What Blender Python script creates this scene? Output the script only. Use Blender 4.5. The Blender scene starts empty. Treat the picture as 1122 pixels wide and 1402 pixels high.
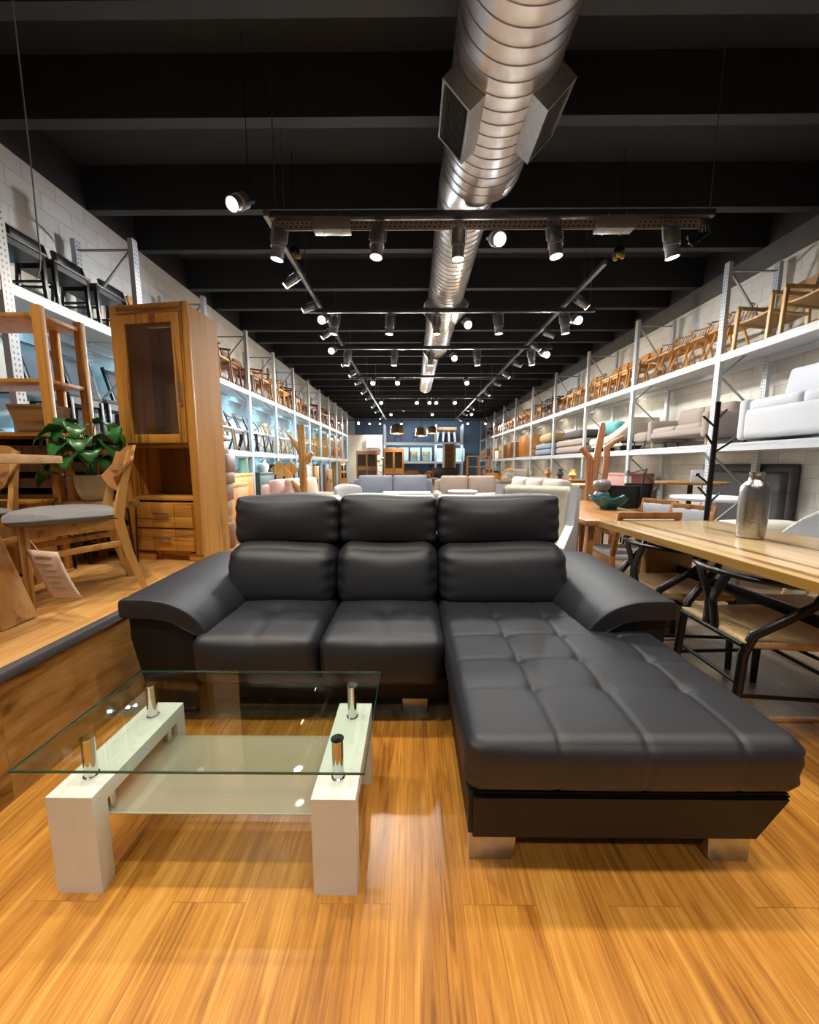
import bpy, bmesh, math, random
from mathutils import Vector, Matrix, Euler
R = math.radians
sc = bpy.context.scene
COL = sc.collection
random.seed(7)

# ------------------------------------------------------------------ camera
FPX = 510.0
TILT = math.atan(65 / 510)
YAW = math.atan(4 / 510)
CH = 1.2
cam_d = bpy.data.cameras.new('camera')
cam = bpy.data.objects.new('camera', cam_d)
COL.objects.link(cam)
cam.location = (0, 0, CH)
cam.rotation_euler = (math.pi / 2 - TILT, 0, YAW)
cam_d.sensor_fit = 'HORIZONTAL'
cam_d.sensor_width = 36
cam_d.lens = 36 * FPX / 1122
cam_d.clip_start = 0.05
sc.camera = cam

def at(u, v, x=None, y=None, z=None):
    """point of the place seen at a photo position, on a given plane"""
    c, s = math.cos(TILT), math.sin(TILT)
    rz = Matrix.Rotation(YAW, 3, 'Z')
    d = rz @ Vector(((u - 561) / FPX, c + s * (701 - v) / FPX, -s + c * (701 - v) / FPX))
    t = (z - CH) / d.z if z is not None else (y / d.y if y is not None else x / d.x)
    return Vector((0, 0, CH)) + d * t

# ------------------------------------------------------------------ materials
def lin(c):
    if isinstance(c, str):
        c = tuple(int(c[i:i + 2], 16) / 255 for i in (0, 2, 4))
    return tuple(((v / 12.92) if v <= 0.04045 else ((v + 0.055) / 1.055) ** 2.4) for v in c)

MATS = {}
def new_mat(name):
    m = bpy.data.materials.new(name)
    m.use_nodes = True
    nt = m.node_tree
    return m, nt, nt.nodes['Principled BSDF'], nt.links

def plain(name, col, rough=0.5, metal=0.0, noise=0.0, nscale=40, bump=0.0, bscale=200, spec=0.5, coat=0.0, trans=0.0):
    if name in MATS: return MATS[name]
    m, nt, p, L = new_mat(name)
    c = lin(col)
    p.inputs['Base Color'].default_value = (*c, 1)
    p.inputs['Roughness'].default_value = rough
    p.inputs['Metallic'].default_value = metal
    p.inputs['Specular IOR Level'].default_value = spec
    p.inputs['Coat Weight'].default_value = coat
    tc = nt.nodes.new('ShaderNodeTexCoord')
    n = nt.nodes.new('ShaderNodeTexNoise'); n.inputs['Scale'].default_value = nscale; n.inputs['Detail'].default_value = 5
    L.new(tc.outputs['Object'], n.inputs['Vector'])
    r = nt.nodes.new('ShaderNodeValToRGB')
    a = max(noise, 0.02)
    r.color_ramp.elements[0].position = 0.3; r.color_ramp.elements[1].position = 0.7
    r.color_ramp.elements[0].color = (*[x * (1 - a) for x in c], 1)
    r.color_ramp.elements[1].color = (*[min(1, x * (1 + a)) for x in c], 1)
    L.new(n.outputs['Fac'], r.inputs['Fac']); L.new(r.outputs['Color'], p.inputs['Base Color'])
    if bump:
        b = nt.nodes.new('ShaderNodeTexNoise'); b.inputs['Scale'].default_value = bscale; b.inputs['Detail'].default_value = 3
        L.new(tc.outputs['Object'], b.inputs['Vector'])
        bn = nt.nodes.new('ShaderNodeBump'); bn.inputs['Strength'].default_value = bump; bn.inputs['Distance'].default_value = 0.01
        L.new(b.outputs['Fac'], bn.inputs['Height']); L.new(bn.outputs['Normal'], p.inputs['Normal'])
    MATS[name] = m
    return m

def wood(name, light, dark, axis='Z', rough=0.42, scale=1.0, board=0.0, coat=0.0, contrast=1.0):
    """procedural timber: grain stretched along an axis, optional glued boards across"""
    if name in MATS: return MATS[name]
    m, nt, p, L = new_mat(name)
    N = nt.nodes.new
    tc = N('ShaderNodeTexCoord')
    mp = N('ShaderNodeMapping')
    st = {'X': (1.7, 34, 34), 'Y': (34, 1.7, 34), 'Z': (34, 34, 1.7)}[axis]
    mp.inputs['Scale'].default_value = [v * scale for v in st]
    oi = N('ShaderNodeObjectInfo')
    ad = N('ShaderNodeVectorMath'); ad.operation = 'ADD'
    L.new(tc.outputs['Object'], ad.inputs[0])
    ml = N('ShaderNodeMath'); ml.operation = 'MULTIPLY'; ml.inputs[1].default_value = 13.0
    L.new(oi.outputs['Random'], ml.inputs[0]); L.new(ml.outputs[0], ad.inputs[1])
    L.new(ad.outputs[0], mp.inputs['Vector'])
    n = N('ShaderNodeTexNoise'); n.inputs['Scale'].default_value = 1.0; n.inputs['Detail'].default_value = 6
    n.inputs['Roughness'].default_value = 0.62; n.inputs['Distortion'].default_value = 0.6
    L.new(mp.outputs[0], n.inputs['Vector'])
    n2 = N('ShaderNodeTexNoise'); n2.inputs['Scale'].default_value = 0.22; n2.inputs['Detail'].default_value = 3; n2.inputs['Distortion'].default_value = 1.2
    L.new(mp.outputs[0], n2.inputs['Vector'])
    mx = N('ShaderNodeMath'); mx.operation = 'ADD'
    L.new(n.outputs['Fac'], mx.inputs[0]); L.new(n2.outputs['Fac'], mx.inputs[1])
    src = mx.outputs[0]
    if board:
        vs = N('ShaderNodeSeparateXYZ'); L.new(tc.outputs['Object'], vs.inputs[0])
        k = {'X': 'Y', 'Y': 'X', 'Z': 'X'}[axis]
        fl = N('ShaderNodeMath'); fl.operation = 'MULTIPLY'; fl.inputs[1].default_value = 1 / board
        L.new(vs.outputs[k], fl.inputs[0])
        fo = N('ShaderNodeMath'); fo.operation = 'FLOOR'; L.new(fl.outputs[0], fo.inputs[0])
        wn = N('ShaderNodeTexWhiteNoise'); wn.noise_dimensions = '1D'; L.new(fo.outputs[0], wn.inputs['W'])
        sm = N('ShaderNodeMath'); sm.operation = 'MULTIPLY_ADD'; sm.inputs[1].default_value = 0.42
        L.new(wn.outputs['Value'], sm.inputs[0])
        of = N('ShaderNodeMath'); of.operation = 'SUBTRACT'; of.inputs[1].default_value = 0.22
        L.new(src, of.inputs[0]); L.new(of.outputs[0], sm.inputs[2]); src = sm.outputs[0]
    r = N('ShaderNodeValToRGB')
    r.color_ramp.elements[0].position = 0.5 + 0.22 * (1 - contrast) ; r.color_ramp.elements[1].position = 0.5 + 0.72
    half = N('ShaderNodeMath'); half.operation = 'MULTIPLY'; half.inputs[1].default_value = 0.85
    L.new(src, half.inputs[0]); L.new(half.outputs[0], r.inputs['Fac'])
    r.color_ramp.elements[0].position = 0.66; r.color_ramp.elements[1].position = 0.98
    r.color_ramp.elements[0].color = (*lin(dark), 1); r.color_ramp.elements[1].color = (*lin(light), 1)
    l2 = r.color_ramp.elements.new(0.76)
    a, b = lin(dark), lin(light)
    l2.color = (*[x * 0.25 + y * 0.75 for x, y in zip(a, b)], 1)
    L.new(r.outputs['Color'], p.inputs['Base Color'])
    p.inputs['Roughness'].default_value = rough
    p.inputs['Coat Weight'].default_value = coat
    p.inputs['Coat Roughness'].default_value = 0.15
    bn = N('ShaderNodeBump'); bn.inputs['Strength'].default_value = 0.12; bn.inputs['Distance'].default_value = 0.003
    L.new(n.outputs['Fac'], bn.inputs['Height']); L.new(bn.outputs['Normal'], p.inputs['Normal'])
    MATS[name] = m
    return m

def plank_floor(name, cols, rough=0.3, width=0.19, length=1.25, grain=(0.52, 1.04), off=0.0, seam=0.55):
    """laminate planks running away from the viewer (along Y), each with its own tone and figure"""
    m, nt, p, L = new_mat(name)
    N = nt.nodes.new
    tc = N('ShaderNodeTexCoord')
    sp = N('ShaderNodeSeparateXYZ'); L.new(tc.outputs['Object'], sp.inputs[0])
    cb = N('ShaderNodeCombineXYZ')
    L.new(sp.outputs['Y'], cb.inputs['X']); L.new(sp.outputs['X'], cb.inputs['Y']); L.new(sp.outputs['Z'], cb.inputs['Z'])
    mo = N('ShaderNodeVectorMath'); mo.operation = 'ADD'; mo.inputs[1].default_value = (0.4 + off, 0.06 + off, 0)
    L.new(cb.outputs[0], mo.inputs[0])
    br = N('ShaderNodeTexBrick')
    br.inputs['Scale'].default_value = 1.0
    br.inputs['Brick Width'].default_value = length
    br.inputs['Row Height'].default_value = width
    br.inputs['Mortar Size'].default_value = 0.0012
    br.inputs['Mortar Smooth'].default_value = 0.3
    br.offset = 0.37; br.offset_frequency = 2; br.squash = 1.0
    br.inputs['Color1'].default_value = (0, 0, 0, 1); br.inputs['Color2'].default_value = (1, 1, 1, 1)
    br.inputs['Mortar'].default_value = (0.5, 0.5, 0.5, 1)
    L.new(mo.outputs[0], br.inputs['Vector'])
    # figure: stretched noise shifted per plank
    sh = N('ShaderNodeVectorMath'); sh.operation = 'SCALE'; sh.inputs['Scale'].default_value = 37.0
    L.new(br.outputs['Color'], sh.inputs[0])
    ad = N('ShaderNodeVectorMath'); ad.operation = 'ADD'
    L.new(mo.outputs[0], ad.inputs[0]); L.new(sh.outputs[0], ad.inputs[1])
    mp = N('ShaderNodeMapping'); mp.inputs['Scale'].default_value = (2.6, 62, 10)
    L.new(ad.outputs[0], mp.inputs['Vector'])
    n = N('ShaderNodeTexNoise'); n.inputs['Scale'].default_value = 1.0; n.inputs['Detail'].default_value = 8; n.inputs['Roughness'].default_value = 0.65; n.inputs['Distortion'].default_value = 1.4
    L.new(mp.outputs[0], n.inputs['Vector'])
    mp2 = N('ShaderNodeMapping'); mp2.inputs['Scale'].default_value = (0.75, 5.0, 4)
    L.new(ad.outputs[0], mp2.inputs['Vector'])
    n2 = N('ShaderNodeTexNoise'); n2.inputs['Scale'].default_value = 1.0; n2.inputs['Detail'].default_value = 3; n2.inputs['Distortion'].default_value = 2.2
    L.new(mp2.outputs[0], n2.inputs['Vector'])
    # cathedral rings from the slow noise
    rg = N('ShaderNodeMath'); rg.operation = 'MULTIPLY'; rg.inputs[1].default_value = 26.0
    L.new(n2.outputs['Fac'], rg.inputs[0])
    sn = N('ShaderNodeMath'); sn.operation = 'SINE'; L.new(rg.outputs[0], sn.inputs[0])
    s1 = N('ShaderNodeMath'); s1.operation = 'MULTIPLY_ADD'; s1.inputs[1].default_value = 0.055
    L.new(sn.outputs[0], s1.inputs[0]); L.new(n.outputs['Fac'], s1.inputs[2])
    s2 = N('ShaderNodeMath'); s2.operation = 'MULTIPLY_ADD'; s2.inputs[1].default_value = 0.5
    L.new(n2.outputs['Fac'], s2.inputs[0]); L.new(s1.outputs[0], s2.inputs[2])
    s3 = N('ShaderNodeMath'); s3.operation = 'MULTIPLY_ADD'; s3.inputs[1].default_value = 0.13
    L.new(br.outputs['Color'], s3.inputs[0]); L.new(s2.outputs[0], s3.inputs[2])
    r = N('ShaderNodeValToRGB')
    mr = N('ShaderNodeMapRange'); mr.inputs['From Min'].default_value = grain[0]; mr.inputs['From Max'].default_value = grain[1]
    L.new(s3.outputs[0], mr.inputs['Value']); L.new(mr.outputs[0], r.inputs['Fac'])
    r.color_ramp.elements[0].position = 0.0; r.color_ramp.elements[1].position = 1.0
    r.color_ramp.elements[0].color = (*lin(cols[0]), 1); r.color_ramp.elements[1].color = (*lin(cols[-1]), 1)
    for i, c in enumerate(cols[1:-1]):
        e = r.color_ramp.elements.new((i + 1) / (len(cols) - 1)); e.color = (*lin(c), 1)
    mx = N('ShaderNodeMix'); mx.data_type = 'RGBA'
    mf = N('ShaderNodeMath'); mf.operation = 'MULTIPLY'; mf.inputs[1].default_value = seam
    L.new(br.outputs['Fac'], mf.inputs[0]); L.new(mf.outputs[0], mx.inputs[0])
    L.new(r.outputs['Color'], mx.inputs[6]); mx.inputs[7].default_value = (*lin(cols[0]), 1)
    L.new(mx.outputs[2], p.inputs['Base Color'])
    p.inputs['Roughness'].default_value = rough
    bn = N('ShaderNodeBump'); bn.inputs['Strength'].default_value = 0.08; bn.inputs['Distance'].default_value = 0.002
    L.new(n.outputs['Fac'], bn.inputs['Height']); L.new(bn.outputs['Normal'], p.inputs['Normal'])
    MATS[name] = m
    return m

def block_wall(name, col, mortar, axis='Y'):
    m, nt, p, L = new_mat(name)
    N = nt.nodes.new
    tc = N('ShaderNodeTexCoord')
    sp = N('ShaderNodeSeparateXYZ'); L.new(tc.outputs['Object'], sp.inputs[0])
    cb = N('ShaderNodeCombineXYZ'); L.new(sp.outputs[axis], cb.inputs['X']); L.new(sp.outputs['Z'], cb.inputs['Y'])
    br = N('ShaderNodeTexBrick'); br.inputs['Scale'].default_value = 1
    br.inputs['Brick Width'].default_value = 0.4; br.inputs['Row Height'].default_value = 0.2
    br.inputs['Mortar Size'].default_value = 0.006; br.inputs['Mortar Smooth'].default_value = 0.5
    br.inputs['Color1'].default_value = (*lin(col), 1); br.inputs['Color2'].default_value = (*[v * 0.9 for v in lin(col)], 1)
    br.inputs['Mortar'].default_value = (*lin(mortar), 1)
    L.new(cb.outputs[0], br.inputs['Vector'])
    n = N('ShaderNodeTexNoise'); n.inputs['Scale'].default_value = 3; n.inputs['Detail'].default_value = 6
    L.new(tc.outputs['Object'], n.inputs['Vector'])
    mx = N('ShaderNodeMix'); mx.data_type = 'RGBA'; mx.blend_type = 'MULTIPLY'; mx.inputs[0].default_value = 0.3
    L.new(br.outputs['Color'], mx.inputs[6]); L.new(n.outputs['Color'], mx.inputs[7])
    bw = N('ShaderNodeRGBToBW'); L.new(n.outputs['Color'], bw.inputs[0]); L.new(bw.outputs[0], mx.inputs[7])
    L.new(mx.outputs[2], p.inputs['Base Color'])
    p.inputs['Roughness'].default_value = 0.7
    bn = N('ShaderNodeBump'); bn.inputs['Strength'].default_value = 0.6; bn.inputs['Distance'].default_value = 0.01; bn.invert = True
    L.new(br.outputs['Fac'], bn.inputs['Height']); L.new(bn.outputs['Normal'], p.inputs['Normal'])
    MATS[name] = m
    return m

def glass(name, tint=(0.93, 0.97, 0.95), rough=0.0, frost=0.0, refl=1.0, frost_col=(0.8, 0.8, 0.74)):
    """thin sheet glass: clear see-through plus mirror-like reflection at grazing angles; frost mixes in a milky surface"""
    if name in MATS: return MATS[name]
    m = bpy.data.materials.new(name); m.use_nodes = True
    nt = m.node_tree; L = nt.links; nt.nodes.clear()
    N = nt.nodes.new
    out = N('ShaderNodeOutputMaterial')
    t = N('ShaderNodeBsdfTransparent'); t.inputs['Color'].default_value = (*tint, 1)
    g = N('ShaderNodeBsdfGlossy'); g.inputs['Roughness'].default_value = rough
    fr = N('ShaderNodeFresnel')
    ge = N('ShaderNodeNewGeometry'); io = N('ShaderNodeMapRange')          # same sheet reflection from either face
    io.inputs['To Min'].default_value = 1.5; io.inputs['To Max'].default_value = 1 / 1.5
    L.new(ge.outputs['Backfacing'], io.inputs['Value']); L.new(io.outputs[0], fr.inputs['IOR'])
    mul = N('ShaderNodeMath'); mul.operation = 'MULTIPLY'; mul.inputs[1].default_value = refl
    L.new(fr.outputs[0], mul.inputs[0])
    mx = N('ShaderNodeMixShader'); L.new(mul.outputs[0], mx.inputs[0])
    if frost:
        d = N('ShaderNodeBsdfDiffuse'); d.inputs['Color'].default_value = (*frost_col, 1)
        tl = N('ShaderNodeBsdfTranslucent'); tl.inputs['Color'].default_value = (*frost_col, 1)
        m2 = N('ShaderNodeMixShader'); m2.inputs[0].default_value = 0.5
        L.new(d.outputs[0], m2.inputs[1]); L.new(tl.outputs[0], m2.inputs[2])
        m3 = N('ShaderNodeMixShader'); m3.inputs[0].default_value = frost
        L.new(t.outputs[0], m3.inputs[1]); L.new(m2.outputs[0], m3.inputs[2])
        L.new(m3.outputs[0], mx.inputs[1])
    else:
        L.new(t.outputs[0], mx.inputs[1])
    L.new(g.outputs[0], mx.inputs[2]); L.new(mx.outputs[0], out.inputs['Surface'])
    MATS[name] = m
    return m

def emit(name, col, s):
    if name in MATS: return MATS[name]
    m, nt, p, L = new_mat(name)
    p.inputs['Base Color'].default_value = (*col, 1)
    p.inputs['Emission Color'].default_value = (*col, 1)
    p.inputs['Emission Strength'].default_value = s
    MATS[name] = m
    return m

def rack_metal(name, col):
    """white powder-coated steel with the rows of punched slots of a rack post"""
    m, nt, p, L = new_mat(name)
    N = nt.nodes.new
    tc = N('ShaderNodeTexCoord'); sp = N('ShaderNodeSeparateXYZ'); L.new(tc.outputs['Object'], sp.inputs[0])
    def mth(op, a, b=None, c=None):
        q = N('ShaderNodeMath'); q.operation = op
        for i, w in enumerate((a, b, c)):
            if w is None: continue
            if isinstance(w, (int, float)): q.inputs[i].default_value = w
            else: L.new(w, q.inputs[i])
        return q.outputs[0]
    fz = mth('ABSOLUTE', mth('SUBTRACT', mth('FRACT', mth('MULTIPLY', sp.outputs['Z'], 20.0)), 0.5))
    fy = mth('ABSOLUTE', mth('SUBTRACT', mth('ABSOLUTE', sp.outputs['Y']), 0.018))
    hole = mth('MULTIPLY', mth('LESS_THAN', fz, 0.2), mth('LESS_THAN', fy, 0.006))
    mx = N('ShaderNodeMix'); mx.data_type = 'RGBA'
    L.new(hole, mx.inputs[0]); mx.inputs[6].default_value = (*lin(col), 1); mx.inputs[7].default_value = (0.03, 0.03, 0.035, 1)
    L.new(mx.outputs[2], p.inputs['Base Color'])
    p.inputs['Roughness'].default_value = 0.4
    MATS[name] = m
    return m

# ------------------------------------------------------------------ mesh builder
class MB:
    def __init__(self): self.bm = bmesh.new()
    def _xf(self, vs, M):
        for v in vs: v.co = M @ v.co
    def box(self, c, s, rot=(0, 0, 0), bev=0.0, seg=2, mi=0):
        r = bmesh.ops.create_cube(self.bm, size=1.0)
        vs = r['verts']
        for v in vs: v.co = Vector((v.co.x * s[0], v.co.y * s[1], v.co.z * s[2]))
        if bev:
            es = list({e for v in vs for e in v.link_edges})
            b = bmesh.ops.bevel(self.bm, geom=es, offset=min(bev, min(s) * 0.45), segments=seg, affect='EDGES', profile=0.5)
            vs = list({v for f in b['faces'] for v in f.verts} | {v for v in vs if v.is_valid})
        self._xf(vs, Matrix.Translation(c) @ Euler(rot).to_matrix().to_4x4())
        if mi:
            for f in {f for v in vs for f in v.link_faces}: f.material_index = mi
        return self
    def bx(self, x0, x1, y0, y1, z0, z1, bev=0.0, seg=2):
        return self.box(((x0 + x1) / 2, (y0 + y1) / 2, (z0 + z1) / 2), (abs(x1 - x0), abs(y1 - y0), abs(z1 - z0)), bev=bev, seg=seg)
    def bar(self, p0, p1, w, d, bev=0.0, up=(0, 0, 1), w1=None, d1=None):
        p0, p1 = Vector(p0), Vector(p1)
        z = (p1 - p0).normalized()
        u = Vector(up)
        if abs(z.dot(u)) > 0.98: u = Vector((0, 1, 0))
        x = u.cross(z).normalized(); y = z.cross(x)
        w1 = w if w1 is None else w1; d1 = d if d1 is None else d1
        ring = []
        for p, a, b in ((p0, w, d), (p1, w1, d1)):
            ring.append([self.bm.verts.new(p + x * (sx * a / 2) + y * (sy * b / 2)) for sx, sy in ((-1, -1), (1, -1), (1, 1), (-1, 1))])
        fs = [self.bm.faces.new(ring[0][::-1]), self.bm.faces.new(ring[1])]
        for i in range(4):
            j = (i + 1) % 4
            fs.append(self.bm.faces.new((ring[0][i], ring[0][j], ring[1][j], ring[1][i])))
        if bev:
            es = list({e for f in fs for e in f.edges})
            bmesh.ops.bevel(self.bm, geom=es, offset=bev, segments=2, affect='EDGES', profile=0.5)
        return self
    def tube(self, pts, r, seg=10, cap=True, flat=1.0):
        pts = [Vector(p) for p in pts]
        rs = r if isinstance(r, (list, tuple)) else [r] * len(pts)
        n = len(pts); rings = []
        t0 = (pts[1] - pts[0]).normalized()
        u = Vector((0, 0, 1)) if abs(t0.z) < 0.9 else Vector((0, 1, 0))
        x = t0.cross(u).normalized()
        for i, p in enumerate(pts):
            t = ((pts[min(i + 1, n - 1)] - pts[max(i - 1, 0)])).normalized()
            x = (x - t * x.dot(t)).normalized(); y = t.cross(x)
            rings.append([self.bm.verts.new(p + (x * math.cos(a) + y * math.sin(a) * flat) * rs[i]) for a in [2 * math.pi * k / seg for k in range(seg)]])
        for a, b in zip(rings, rings[1:]):
            for k in range(seg):
                j = (k + 1) % seg
                self.bm.faces.new((a[k], a[j], b[j], b[k]))
        if cap:
            self.bm.faces.new(rings[0][::-1]); self.bm.faces.new(rings[-1])
        return self
    def lathe(self, prof, c=(0, 0, 0), seg=32, M=None):
        c = Vector(c); rings = []; M = M or Matrix.Identity(4)
        for r, z in prof:
            if r < 1e-6: rings.append([self.bm.verts.new(M @ (c + Vector((0, 0, z))))])
            else: rings.append([self.bm.verts.new(M @ (c + Vector((r * math.cos(a), r * math.sin(a), z)))) for a in [2 * math.pi * k / seg for k in range(seg)]])
        for a, b in zip(rings, rings[1:]):
            if len(a) == 1 and len(b) == 1: continue
            for k in range(seg):
                j = (k + 1) % seg
                if len(a) == 1: self.bm.faces.new((a[0], b[j], b[k]))
                elif len(b) == 1: self.bm.faces.new((a[k], a[j], b[0]))
                else: self.bm.faces.new((a[k], a[j], b[j], b[k]))
        return self
    def prism(self, poly, depth, M=None, bev=0.0):
        """polygon in local XY extruded along +Z by depth, then transformed"""
        M = M or Matrix.Identity(4)
        a = [self.bm.verts.new((p[0], p[1], 0)) for p in poly]; b = [self.bm.verts.new((p[0], p[1], depth)) for p in poly]
        fs = [self.bm.faces.new(a[::-1]), self.bm.faces.new(b)]
        n = len(a)
        for i in range(n):
            j = (i + 1) % n
            fs.append(self.bm.faces.new((a[i], a[j], b[j], b[i])))
        vs = a + b
        if bev:
            r = bmesh.ops.bevel(self.bm, geom=list({e for f in fs[:2] for e in f.edges}), offset=bev, segments=2, affect='EDGES', profile=0.5)
            vs = list({v for f in r['faces'] for v in f.verts} | {v for v in vs if v.is_valid})
        self._xf(vs, M)
        return self
    def rbox(self, c, s, r=0.05, n=(10, 10, 6), puff=(0, 0, 0), fn=None, rot=(0, 0, 0)):
        """soft box: rounded edges, cushioned faces, free deformation fn(local point in -1..1, point)"""
        hx, hy, hz = s[0] / 2, s[1] / 2, s[2] / 2
        r = min(r, hx, hy, hz)
        M = Matrix.Translation(c) @ Euler(rot).to_matrix().to_4x4()
        cache = {}
        def samp(k, m, h):
            # denser sampling near the rounded borders
            t = -1 + 2 * k / m
            return math.sin(t * math.pi / 2) * 0.45 + t * 0.55
        def vert(i, j, k):
            key = (i, j, k)
            if key in cache: return cache[key]
            q = Vector((samp(i, n[0], hx), samp(j, n[1], hy), samp(k, n[2], hz)))
            p = Vector((q.x * hx, q.y * hy, q.z * hz))
            cl = Vector((max(-hx + r, min(hx - r, p.x)), max(-hy + r, min(hy - r, p.y)), max(-hz + r, min(hz - r, p.z))))
            d = p - cl
            if d.length > 1e-9: p = cl + d.normalized() * min(r, max(abs(d.x), abs(d.y), abs(d.z)))
            bx, by, bz = 1 - q.x ** 2, 1 - q.y ** 2, 1 - q.z ** 2
            p.x += puff[0] * q.x * by * bz; p.y += puff[1] * q.y * bx * bz; p.z += puff[2] * q.z * bx * by
            if fn: p = fn(q, p)
            cache[key] = self.bm.verts.new(M @ p)
            return cache[key]
        nx, ny, nz = n
        for i in range(nx):
            for j in range(ny):
                for k, fl in ((0, True), (nz, False)):
                    f = [vert(i, j, k), vert(i + 1, j, k), vert(i + 1, j + 1, k), vert(i, j + 1, k)]
                    self.bm.faces.new(f[::-1] if fl else f)
        for i in range(nx):
            for k in range(nz):
                for j, fl in ((0, False), (ny, True)):
                    f = [vert(i, j, k), vert(i + 1, j, k), vert(i + 1, j, k + 1), vert(i, j, k + 1)]
                    self.bm.faces.new(f[::-1] if fl else f)
        for j in range(ny):
            for k in range(nz):
                for i, fl in ((0, True), (nx, False)):
                    f = [vert(i, j, k), vert(i, j + 1, k), vert(i, j + 1, k + 1), vert(i, j, k + 1)]
                    self.bm.faces.new(f[::-1] if fl else f)
        return self
    def build(self, name, mat, parent=None, smooth=True, loc=None, rot=None, world=False, kind=None, label=None, angle=38):
        if world and parent is not None:
            inv = parent_matrix(parent).inverted()
            for v in self.bm.verts: v.co = inv @ v.co
        me = bpy.data.meshes.new(name)
        bmesh.ops.recalc_face_normals(self.bm, faces=self.bm.faces)
        self.bm.to_mesh(me); self.bm.free()
        for m in (mat if isinstance(mat, (list, tuple)) else [mat]): me.materials.append(m)
        if smooth:
            me.polygons.foreach_set('use_smooth', [True] * len(me.polygons))
            me.set_sharp_from_angle(angle=R(angle))
        o = bpy.data.objects.new(name, me); COL.objects.link(o)
        if parent is not None: o.parent = parent
        if loc is not None: o.location = loc
        if rot is not None: o.rotation_euler = rot
        if kind: o['kind'] = kind
        if label: o['label'] = label
        return o

def parent_matrix(o):
    M = Matrix.LocRotScale(o.location, o.rotation_euler, o.scale)
    while o.parent is not None:
        o = o.parent
        M = Matrix.LocRotScale(o.location, o.rotation_euler, o.scale) @ M
    return M

def thing(name, label, cat, loc=(0, 0, 0), rz=0.0, group=None):
    o = bpy.data.objects.new(name, None); COL.objects.link(o)
    o.empty_display_size = 0.05
    o.location = loc; o.rotation_euler = (0, 0, rz)
    o['label'] = label; o['category'] = cat
    if group: o['group'] = group
    return o
def tag(o, label, cat, group=None):
    o['label'] = label; o['category'] = cat
    if group: o['group'] = group
    return o
def dup(root, loc, rz, label, group=None, scale=None):
    r = root.copy(); COL.objects.link(r)
    r.location = loc; r.rotation_euler = (0, 0, rz); r['label'] = label
    if group: r['group'] = group
    if scale: r.scale = (scale,) * 3 if isinstance(scale, (int, float)) else scale
    for ch in list(root.children):
        c = ch.copy(); COL.objects.link(c); c.parent = r
        for g in list(ch.children):
            d = g.copy(); COL.objects.link(d); d.parent = c
    return r
def struct(name, mb, mat, **k):
    return mb.build(name, mat, kind='structure', **k)
ORD = ['first', 'second', 'third', 'fourth', 'fifth', 'sixth', 'seventh', 'eighth', 'ninth', 'tenth', 'eleventh', 'twelfth', 'thirteenth', 'fourteenth', 'fifteenth', 'sixteenth', 'seventeenth', 'eighteenth', 'nineteenth', 'twentieth']
TENS = {2: 'twenty', 3: 'thirty', 4: 'forty', 5: 'fifty'}
def nth(i):
    i += 1
    if i <= 20: return ORD[i - 1]
    t, u = divmod(i, 10)
    return (TENS[t] + '-' + ORD[u - 1]) if u else {30: 'thirtieth', 40: 'fortieth', 50: 'fiftieth'}[i]

# ------------------------------------------------------------------ material set
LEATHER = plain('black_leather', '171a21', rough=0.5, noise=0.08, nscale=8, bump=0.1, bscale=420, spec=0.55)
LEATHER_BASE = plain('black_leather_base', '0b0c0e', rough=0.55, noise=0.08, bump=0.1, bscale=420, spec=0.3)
CHROME = plain('polished_chrome', 'd8d8da', rough=0.08, metal=1.0)
STEEL = plain('brushed_steel', 'b9bcc0', rough=0.3, metal=1.0, noise=0.08)
WHITE_GLOSS = plain('white_lacquer', 'd6d4ce', rough=0.3, spec=0.5)
GLASS_TOP = glass('clear_glass', tint=(0.9, 0.95, 0.92), refl=1.0)
GLASS_EDGE = plain('glass_edge_green', '1f4d40', rough=0.1, spec=0.8)
GLASS_FROST = glass('frosted_glass', tint=(0.9, 0.9, 0.85), frost=0.5, frost_col=(0.62, 0.61, 0.52))
GLASS_DOOR = glass('cabinet_glass', tint=(0.9, 0.9, 0.88), refl=1.3)
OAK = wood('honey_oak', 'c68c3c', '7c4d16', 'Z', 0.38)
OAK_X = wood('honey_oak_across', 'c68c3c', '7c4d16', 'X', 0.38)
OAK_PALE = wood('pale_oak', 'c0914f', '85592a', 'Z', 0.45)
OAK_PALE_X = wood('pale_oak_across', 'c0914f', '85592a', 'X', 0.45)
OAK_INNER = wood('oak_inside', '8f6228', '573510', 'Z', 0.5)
TAN = wood('tan_wood', 'c48f4e', '8f5f2a', 'Z', 0.45)
BROWN = wood('brown_wood', '8a5a34', '54331b', 'Z', 0.45)
RED = wood('reddish_wood', 'a8743f', '6d4420', 'Z', 0.42)
RED_X = wood('reddish_wood_across', 'b9844e', '8a5a2e', 'Y', 0.3, coat=0.2)
HONEY = wood('honey_wood', 'cc8d43', '95601f', 'Z', 0.42)
LIGHTW = wood('light_beech', 'cdb083', '9b7c50', 'Z', 0.5)
TABLE_Y = wood('strip_table_top', 'ccb184', '84633f', 'Y', 0.22, scale=0.6, board=0.045, coat=0.35)
TABLE_EDGE = wood('strip_table_edge', 'b99047', '7e5a22', 'Y', 0.35)
BLACKW = plain('black_painted_wood', '121214', rough=0.35, noise=0.1)
BLACKM = plain('black_metal', '0d0d0f', rough=0.35, metal=0.0)
GREYF = plain('grey_fabric', '77777a', rough=0.9, noise=0.15, nscale=150, bump=0.25, bscale=500)
DGREY = plain('dark_grey_fabric', '4a4a4d', rough=0.9, noise=0.15, nscale=150, bump=0.25, bscale=500)
BEIGE = plain('beige_fabric', 'b5a696', rough=0.9, noise=0.1, nscale=150, bump=0.2, bscale=500)
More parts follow.
